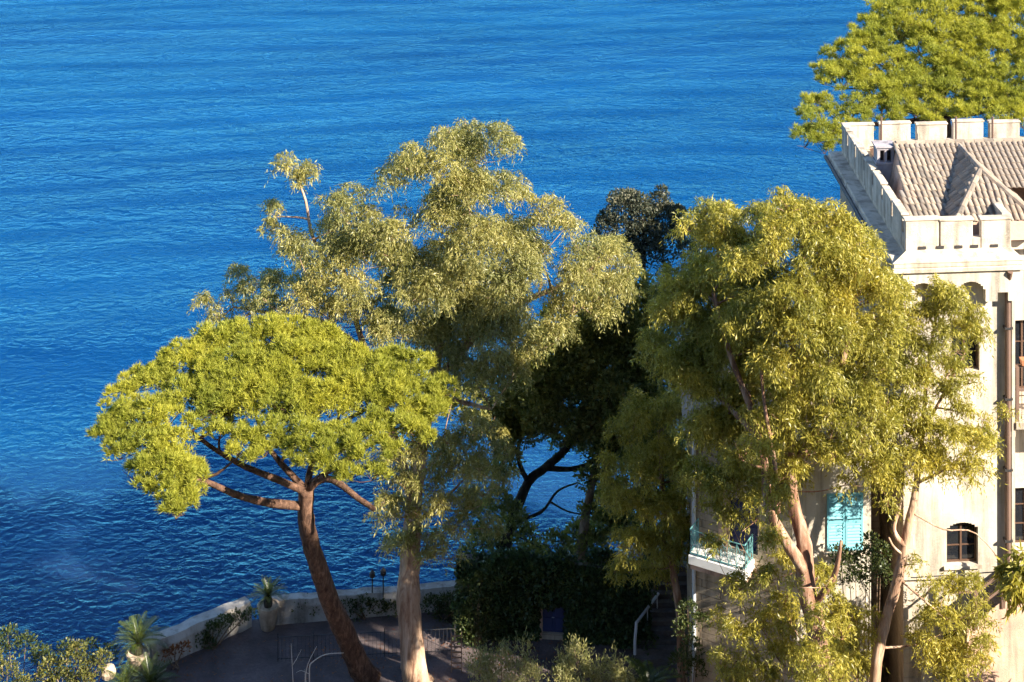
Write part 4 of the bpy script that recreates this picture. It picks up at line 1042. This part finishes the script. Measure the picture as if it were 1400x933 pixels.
te = [Vector((at(880,400,72).x+0.3, 72, 0.8)), Vector((at(880,400,72).x+0.1, 72, 9)), at(884,440,72), at(880,370,72), at(880,310,72)]
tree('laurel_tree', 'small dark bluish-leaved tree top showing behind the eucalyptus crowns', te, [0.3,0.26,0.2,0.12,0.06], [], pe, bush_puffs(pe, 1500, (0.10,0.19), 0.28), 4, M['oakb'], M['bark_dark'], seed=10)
gt = [at(792,775,64.5), at(796,745,64.5), at(801,705,64.6), at(812,650,64.8), at(826,590,65)]
gt[0].z = TZ-0.2
pg = [(tuple(at(826,585,65)), 0.8), (tuple(at(806,600,65.2)), 0.6), (tuple(at(845,560,65)), 0.8), (tuple(at(815,560,65)), 0.7)]
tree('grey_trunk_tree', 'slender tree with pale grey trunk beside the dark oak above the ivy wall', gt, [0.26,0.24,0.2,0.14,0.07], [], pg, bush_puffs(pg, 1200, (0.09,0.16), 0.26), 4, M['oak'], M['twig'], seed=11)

# ------------------------------------------------------------------ ivy-clad garden wall with blue door
gw = empty('garden_wall', at(760, 888, 60.5), 'ivy-covered garden wall with a faded blue door in the shade', 'wall')
G0 = Vector((-2.2, 60.9, 0)); G1 = Vector((5.6, 60.2, 0)); gd = (G1-G0).normalized(); gn = Vector((-gd.y, gd.x, 0)); GL = (G1-G0).length
def gs(px): a = (px-700)/F; return (a*G0.y - G0.x)/(gd.x - a*gd.y)
def gz(py): return CAMZ - (py-HOR)/F*60.5
gtop = gz(778)
q0, q1 = gs(742), gs(772)
wall_grid(G0, gd, gn, GL, TZ-0.1, gtop, [(q0, q1, TZ+0.25, gz(824))], 0.3, 'wall', M['stone'], gw)
door(G0, gd, gn, q0, q1, TZ+0.25, gz(824), M['blue'], gw, 0.12)
mb = MB(); c = [G0+Vector((0,0,gtop)), G1+Vector((0,0,gtop)), G1+gn*0.5+Vector((0,0,gtop)), G0+gn*0.5+Vector((0,0,gtop))]
mb.hexa([p+Vector((0,0,0.002)) - gn*0.06 for p in c] + [p+Vector((0,0,0.14)) - gn*0.06 for p in c]); mb.build('coping', M['rock'], gw)
mb = MB(); P = lambda s,z,d: G0+gd*s+gn*d+Vector((0,0,z)); a, b = q0-0.22, q0-0.03
mb.hexa([P(a,TZ,-0.08),P(b,TZ,-0.08),P(b,TZ,-0.003),P(a,TZ,-0.003),P(a,gz(820),-0.08),P(b,gz(820),-0.08),P(b,gz(820),-0.003),P(a,gz(820),-0.003)]); mb.build('door_jamb', M['pink'], gw)
n = 26000
s = rng.uniform(-0.1, GL+0.1, n); z = rng.uniform(TZ, gtop+0.25, n)
th = 0.16 + 0.22*np.clip(np.sin(s*1.7+z*0.9)+np.sin(s*0.8-z*1.6+2)+0.6*np.sin(s*4.1+z*3.3), 0, 2)
mask = ~((s > q0-0.1) & (s < q1-0.02) & (z < gz(826))) 
s, z, th = s[mask], z[mask], th[mask]; d = th*rng.uniform(0.15, 1, len(s))
p = np.array(G0)[None] + np.array(gd)[None]*s[:,None] - np.array(gn)[None]*d[:,None]; p[:,2] = z
ax = unit(np.array([0,0,-0.5]) - np.array(gn)*0.7 + rng.normal(size=(len(s),3))*0.5); Ls = rng.uniform(0.09,0.17,len(s))
ri = random.Random(31); mound = []
for k in range(46):
    a_ = ri.uniform(0, GL); onwall = ri.random() < 0.45; zz = gtop + ri.uniform(-0.15, 0.3) if not onwall else ri.uniform(TZ+0.3, gtop)
    if q0-0.6 < a_ < q1+0.3 and zz < gz(815): continue
    c_ = G0 + gd*a_ - gn*ri.uniform(-0.3, 0.5) + Vector((0,0,zz)); mound.append((tuple(c_), ri.uniform(0.3, 0.75)))
iv = np.concatenate([leaf_quads(p, ax, Ls, Ls*0.42), bush_puffs(mound, 1300, (0.09,0.17), 0.42)])
tag(soup('ivy', iv, 4, M['ivy'], gw), kind='stuff')

# steps with pale metal handrail right of the ivy wall
sp_ = empty('garden_steps', at(890, 890, 59), 'dark stone garden steps with a pale bent handrail beside the ivy wall', 'steps')
h0 = at(868, 893, 59.0); h0.z = TZ; h1 = Vector((h0.x+1.3, 62.2, TZ+2.2))
for k in range(11):
    t0, t1 = k/11, (k+1)/11; y0, y1 = h0.y+(h1.y-h0.y)*t0, h0.y+(h1.y-h0.y)*t1; x0 = h0.x+(h1.x-h0.x)*t0
    mb = MB(); mb.box(x0, x0+2.0, y0, y1-0.002*k, TZ+0.004, TZ+0.2*(k+1)); mb.build('step', M['stepm'], sp_)
mb = MB()
A_, B_, C_ = at(868,878,59.0), at(870,852,59.0), at(900,812,60.8)
mb.tube([A_-Vector((0,0,0.5)), A_, B_+Vector((0,0,-0.06)), B_, B_.lerp(C_,0.06), C_], 0.06, 8); mb.build('handrail', M['metal'], sp_)
for t in (0.5, 0.95):
    a = B_.lerp(C_, t); mb = MB(); mb.tube([a, a-Vector((0,0,1.0))], 0.025, 6); mb.build('rail_post', M['metal'], sp_)

# ------------------------------------------------------------------ shrubs
def bush(name, label, lst, Y, mat, dens=1400, L=(0.08,0.14), wr=0.28, ground=TZ, group=None, cat='shrub', maker=None):
    pf = [(tuple(at(px, py, Y+(dy[0] if dy else 0))), rp*Y/F) for (px, py, rp, *dy) in lst]
    cx = sum(p[0][0] for p in pf)/len(pf); root = empty(name, Vector((cx, Y, ground)), label, cat, group)
    V = maker(pf) if maker else bush_puffs(pf, dens, L, wr)
    mb = MB(); r_ = random.Random(int(cx*100))
    for c, r in pf:
        b = Vector((cx+r_.uniform(-.15,.15), Y+r_.uniform(-.15,.15), ground)); c = Vector(c)
        mb.tube([b, b.lerp(c, 0.55)+Vector((r_.uniform(-.1,.1), r_.uniform(-.1,.1), 0)), c+Vector((0,0,r*0.4))], [0.04, 0.028, 0.01], 5, False)
    mb.build('stems', M['twig'], root, smooth=True)
    tag(soup('foliage', V, 4, mat, root), kind='stuff'); return root
def spiky(pf): return euc_puffs(pf, 420, 6, (0.10,0.18), -0.55, 0.7)
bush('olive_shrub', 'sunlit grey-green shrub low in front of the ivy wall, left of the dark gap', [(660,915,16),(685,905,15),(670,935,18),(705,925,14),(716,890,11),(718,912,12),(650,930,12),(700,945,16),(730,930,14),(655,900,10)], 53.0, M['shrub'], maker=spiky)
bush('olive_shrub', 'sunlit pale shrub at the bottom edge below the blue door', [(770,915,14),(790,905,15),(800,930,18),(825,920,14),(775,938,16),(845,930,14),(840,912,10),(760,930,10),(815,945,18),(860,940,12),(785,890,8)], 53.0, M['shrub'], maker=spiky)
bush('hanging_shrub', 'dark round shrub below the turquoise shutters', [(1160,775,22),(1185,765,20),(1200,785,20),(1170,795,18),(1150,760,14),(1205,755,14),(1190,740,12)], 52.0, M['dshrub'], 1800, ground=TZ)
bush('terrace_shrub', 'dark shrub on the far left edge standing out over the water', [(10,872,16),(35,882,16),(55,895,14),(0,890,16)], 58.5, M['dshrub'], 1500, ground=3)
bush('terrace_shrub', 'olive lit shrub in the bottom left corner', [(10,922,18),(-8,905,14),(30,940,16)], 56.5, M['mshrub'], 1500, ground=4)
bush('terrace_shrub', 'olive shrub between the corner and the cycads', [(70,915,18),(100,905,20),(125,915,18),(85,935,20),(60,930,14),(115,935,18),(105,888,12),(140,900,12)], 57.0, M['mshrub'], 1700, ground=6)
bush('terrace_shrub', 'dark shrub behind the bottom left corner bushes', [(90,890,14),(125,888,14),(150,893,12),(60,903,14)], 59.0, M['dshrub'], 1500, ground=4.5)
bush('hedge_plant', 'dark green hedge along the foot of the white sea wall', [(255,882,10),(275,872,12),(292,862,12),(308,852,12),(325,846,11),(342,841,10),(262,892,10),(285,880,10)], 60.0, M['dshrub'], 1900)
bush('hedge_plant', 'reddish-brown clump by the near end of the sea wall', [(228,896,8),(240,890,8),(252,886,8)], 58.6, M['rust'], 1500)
for lab, l in (('dark shrub by the sea wall just right of the second cycad pot', [(395,828,12),(412,826,13),(430,832,12),(405,838,12)]),
               ('dark low shrub by the sea wall between the two leaning trunks', [(475,828,13),(495,826,13),(515,830,13),(488,838,12),(535,834,12)]),
               ('dark shrub by the sea wall right of the pale eucalyptus trunk', [(590,828,14),(612,824,14),(630,830,14),(605,840,13)])):
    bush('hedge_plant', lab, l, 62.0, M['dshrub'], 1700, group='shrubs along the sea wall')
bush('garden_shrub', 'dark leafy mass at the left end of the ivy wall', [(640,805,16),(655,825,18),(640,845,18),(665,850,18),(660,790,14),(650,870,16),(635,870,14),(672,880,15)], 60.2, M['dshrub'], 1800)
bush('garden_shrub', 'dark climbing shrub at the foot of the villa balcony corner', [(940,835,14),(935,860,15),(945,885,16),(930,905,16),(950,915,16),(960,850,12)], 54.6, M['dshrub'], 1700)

# cycads and a palm: every frond an object
def frond_mesh(L, nl, lw, seed, droop):
    r_ = random.Random(seed); V = []
    def pos(t): return np.array([L*t*0.92, 0, L*(0.62*t - droop*t*t)])
    for k in range(nl):
        t = 0.12 + 0.88*k/nl; p = pos(t); tg = pos(min(1, t+0.03)) - pos(t-0.03); tg /= np.linalg.norm(tg)
        ll = lw*math.sin(math.pi*min(1, 0.12+0.88*t))**0.6
        for s in (-1, 1):
            a = tg*0.55 + np.array([0, s*0.85, 0.12 + r_.uniform(-.1,.1)]); a /= np.linalg.norm(a)
            w = np.cross(a, [0,0,1.0]); w /= np.linalg.norm(w); w = w*0.012*max(1, lw/0.2)
            V.append([p, p + a*ll*0.5 + w, p + a*ll, p + a*ll*0.5 - w])
    for k in range(8):
        a, b = pos(k/8), pos((k+1)/8); w = np.array([0, 0.013*(1-k/10), 0])
        V.append([a-w, a+w, b+w, b-w])
    V = np.array(V); N = len(V); me = bpy.data.meshes.new('frond')
    me.from_pydata(V.reshape(-1,3).tolist(), [], [tuple(range(4*i, 4*i+4)) for i in range(N)]); me.materials.append(M['frond']); return me
FM = [frond_mesh(0.95, 20, 0.17, 1, 0.55), frond_mesh(0.95, 20, 0.17, 2, 0.9), frond_mesh(0.9, 20, 0.16, 3, 0.25)]
FP = [frond_mesh(1.5, 26, 0.34, 4, 0.75), frond_mesh(1.4, 26, 0.32, 5, 1.1)]
def fronds(root, top, n, meshes, scale, seed, el=(-0.15, 1.15)):
    r_ = random.Random(seed); org = origin_of(root)
    for k in range(n):
        f = k/n; o = bpy.data.objects.new('frond', meshes[k % len(meshes)]); COL.objects.link(o); o.parent = root
        o.location = top - org; o.rotation_euler = (0, -(el[0]+(el[1]-el[0])*f**1.2)*0.75, k*2.399 + r_.uniform(-.2,.2)); sc = scale*r_.uniform(0.85,1.1); o.scale = (sc,)*3
def cycad(label, base, potr, poth, fr_scale, n, seed, mat):
    root = empty('potted_cycad', base, label, 'potted plant')
    mb = MB(); mb.lathe(base, [(potr*0.62,0),(potr*0.7,0.04),(potr*0.92,poth*0.55),(potr,poth*0.85),(potr*1.1,poth*0.88),(potr*1.1,poth),(potr*0.92,poth),(potr*0.9,poth*0.93)]); mb.build('pot', mat, root, smooth=False)
    t = base+Vector((0,0,poth)); mb = MB(); mb.lathe(t-Vector((0,0,0.1)), [(0.16,0),(0.19,0.15),(0.17,0.35),(0.1,0.48)], 12); mb.build('trunk', M['bark_dark'], root)
    fronds(root, t+Vector((0,0,0.32)), n, FM, fr_scale, seed)
cb = at(188, 898, 58.2)
cycad('potted cycad in a sunlit stone pot at the near end of the sea wall', Vector((cb.x, 58.3, TZ+0.1)), 0.42, 0.85, 1.35, 44, 1, M['pot'])
mb = MB(); mb.box(cb.x-0.5, cb.x+0.5, 57.8, 58.8, TZ-1.5, TZ+0.096)
tag(mb.build('pot_plinth', M['whitewall']), 'pale block carrying the near potted cycad', 'plinth')
cb = at(367, 838, 61.4)
cycad('potted cycad in a shaded pot at the far corner of the sea wall', Vector((cb.x, 61.3, TZ+0.004)), 0.42, 1.0, 0.95, 40, 2, M['pot'])
cb = at(205, 918, 57.2)
root = empty('cycad', Vector((cb.x, 57.2, TZ)), 'low sunlit cycad in the bed below the near pot', 'plant')
mb = MB(); mb.lathe(Vector((cb.x,57.2,TZ)), [(0.2,0),(0.22,0.2),(0.12,0.35)], 12); mb.build('trunk', M['bark_dark'], root); fronds(root, Vector((cb.x,57.2,TZ+0.3)), 40, FM, 1.3, 5)
cb = at(170, 915, 57.0)
root = empty('cycad', Vector((cb.x, 57.0, TZ)), 'lit yellowish cycad left of the low one in the bed', 'plant')
mb = MB(); mb.lathe(Vector((cb.x,57.0,TZ)), [(0.2,0),(0.22,0.2),(0.12,0.35)], 12); mb.build('trunk', M['bark_dark'], root); fronds(root, Vector((cb.x,57.0,TZ+0.35)), 34, FM, 1.1, 6)
cb = at(885, 945, 54.5)
root = empty('palm', Vector((cb.x, 54.5, TZ)), 'small palm with arching bright green fronds at the bottom edge', 'palm')
mb = MB(); mb.tube([(cb.x,54.5,TZ),(cb.x+0.05,54.5,cb.z)], [0.18,0.12], 10); mb.build('trunk', M['bark_dark'], root); fronds(root, Vector((cb.x+0.05,54.5,cb.z)), 24, FP, 1.0, 7, (0.0, 1.1))
# pale rounded boulder and slab among the plants
rb = at(148, 918, 57.4); mb = MB(); mb.lathe(Vector((rb.x,57.4,rb.z-0.3)), [(0.12,0),(0.26,0.1),(0.3,0.28),(0.24,0.46),(0.1,0.54)], 14)
tag(mb.build('boulder', M['pot']), 'small sunlit rounded boulder among the shrubs left of the cycads', 'boulder')

# ------------------------------------------------------------------ small terrace things
bs = empty('bare_shrub', at(430, 950, 56.0), 'leafless pale-twigged shrub in front of the shaded terrace', 'shrub')
def tw(pts, r):
    mb = MB(); q = smooth_pts([at(x, y, 56.0+d) for x, y, d in pts], 3); mb.tube(q, list(np.linspace(r, r*0.5, len(q))), 5); mb.build('twig', M['bare'], bs, smooth=True)
tw([(402,960,0),(400,920,0),(398,880,0.1)], 0.02); tw([(424,960,0),(423,915,0.1),(428,905,0.1),(445,895,0.2),(470,893,0.3)], 0.028)
tw([(423,960,0),(418,930,0),(421,908,0),(433,884,-0.1)], 0.022); tw([(400,910,0),(406,900,-0.1),(412,888,-0.1)], 0.012); tw([(423,922,0.1),(412,917,0.1),(405,920,0.2)], 0.012); tw([(417,935,0),(417,915,0.1)], 0.014)
for lab, px, h in (('slim dark iron post on the sea wall left of the pale trunk', 509, 1.6), ('slim dark iron post on the sea wall close to the pale trunk', 524, 1.7)):
    b = at(px, 835, 62.2); root = empty('iron_post', Vector((b.x, 62.2, TZ)), lab, 'post', 'iron posts on the terrace')
    mb = MB(); mb.tube([(b.x,62.2,TZ),(b.x,62.2,TZ+h)], 0.03, 6); mb.build('post', M['dark'], root)
    mb = MB(); mb.lathe(Vector((b.x,62.2,TZ+h)), [(0.05,0),(0.12,0.03),(0.12,0.2),(0.05,0.28),(0.02,0.33)], 8); mb.build('lantern', M['dark'], root)
tr_ = empty('slatted_frame', at(624, 920, 58.5), 'pale narrow slatted frame standing on the terrace right of the trunk', 'trellis')
c0 = at(624, 925, 58.5); z0_ = TZ
for dx in (-0.2, 0.2):
    mb = MB(); mb.bar((c0.x+dx,58.5,z0_),(c0.x+dx,58.7,z0_+1.5),0.035); mb.build('upright', M['twig'], tr_)
for k in range(7):
    z = z0_+0.15+k*0.2; mb = MB(); mb.bar((c0.x-0.18,58.5+0.2*(z-z0_)/1.5,z),(c0.x+0.18,58.5+0.2*(z-z0_)/1.5,z),0.03,0.05); mb.build('slat', M['twig'], tr_)


# iron railing with thin balusters in the shade of the terrace
ir = empty('iron_railing', at(560, 905, 58.9), 'thin dark iron railing crossing the shaded terrace behind the trunks', 'railing')
ra, rb_ = atz(380, 905, TZ), atz(622, 893, TZ)
for h in (0.12, 1.0):
    mb = MB(); mb.bar(ra+Vector((0,0,h)), rb_+Vector((0,0,h)), 0.02); mb.build('rail', M['dark'], ir)
for k in range(46):
    p = ra.lerp(rb_, k/45); mb = MB(); mb.bar(p+Vector((0,0,0.004)), p+Vector((0,0,1.0 if k % 9 else 1.15)), 0.012 if k % 9 else 0.03); mb.build('baluster' if k % 9 else 'post', M['dark'], ir)
# fallen leaves on the paving
n = 5200
lx = rng.uniform(-16, 6, n); ly = rng.uniform(53, 62.5, n); k_ = (ly < 61.2 + 0.13*lx + 0.6) ; lx, ly = lx[k_], ly[k_]
cl = np.sin(lx*0.9+1)*np.sin(ly*1.3)+rng.normal(size=len(lx))*0.5 > 0.1; lx, ly = lx[cl], ly[cl]
p = np.stack([lx, ly, np.full(len(lx), TZ+0.012)], 1); ax = unit(np.stack([rng.normal(size=len(lx)), rng.normal(size=len(lx)), rng.uniform(0,0.2,len(lx))], 1))
sd_ = unit(np.cross(ax, np.array([0,0,1.0])[None]+rng.normal(size=(len(lx),3))*0.15)); L_ = rng.uniform(0.1,0.2,len(lx))[:,None]
tag(soup('fallen_leaves', np.stack([p, p+ax*L_*0.5+sd_*0.022, p+ax*L_, p+ax*L_*0.5-sd_*0.022], 1), 4, M['rust']), 'scattered fallen leaves on the terrace paving', 'leaves', kind='stuff')
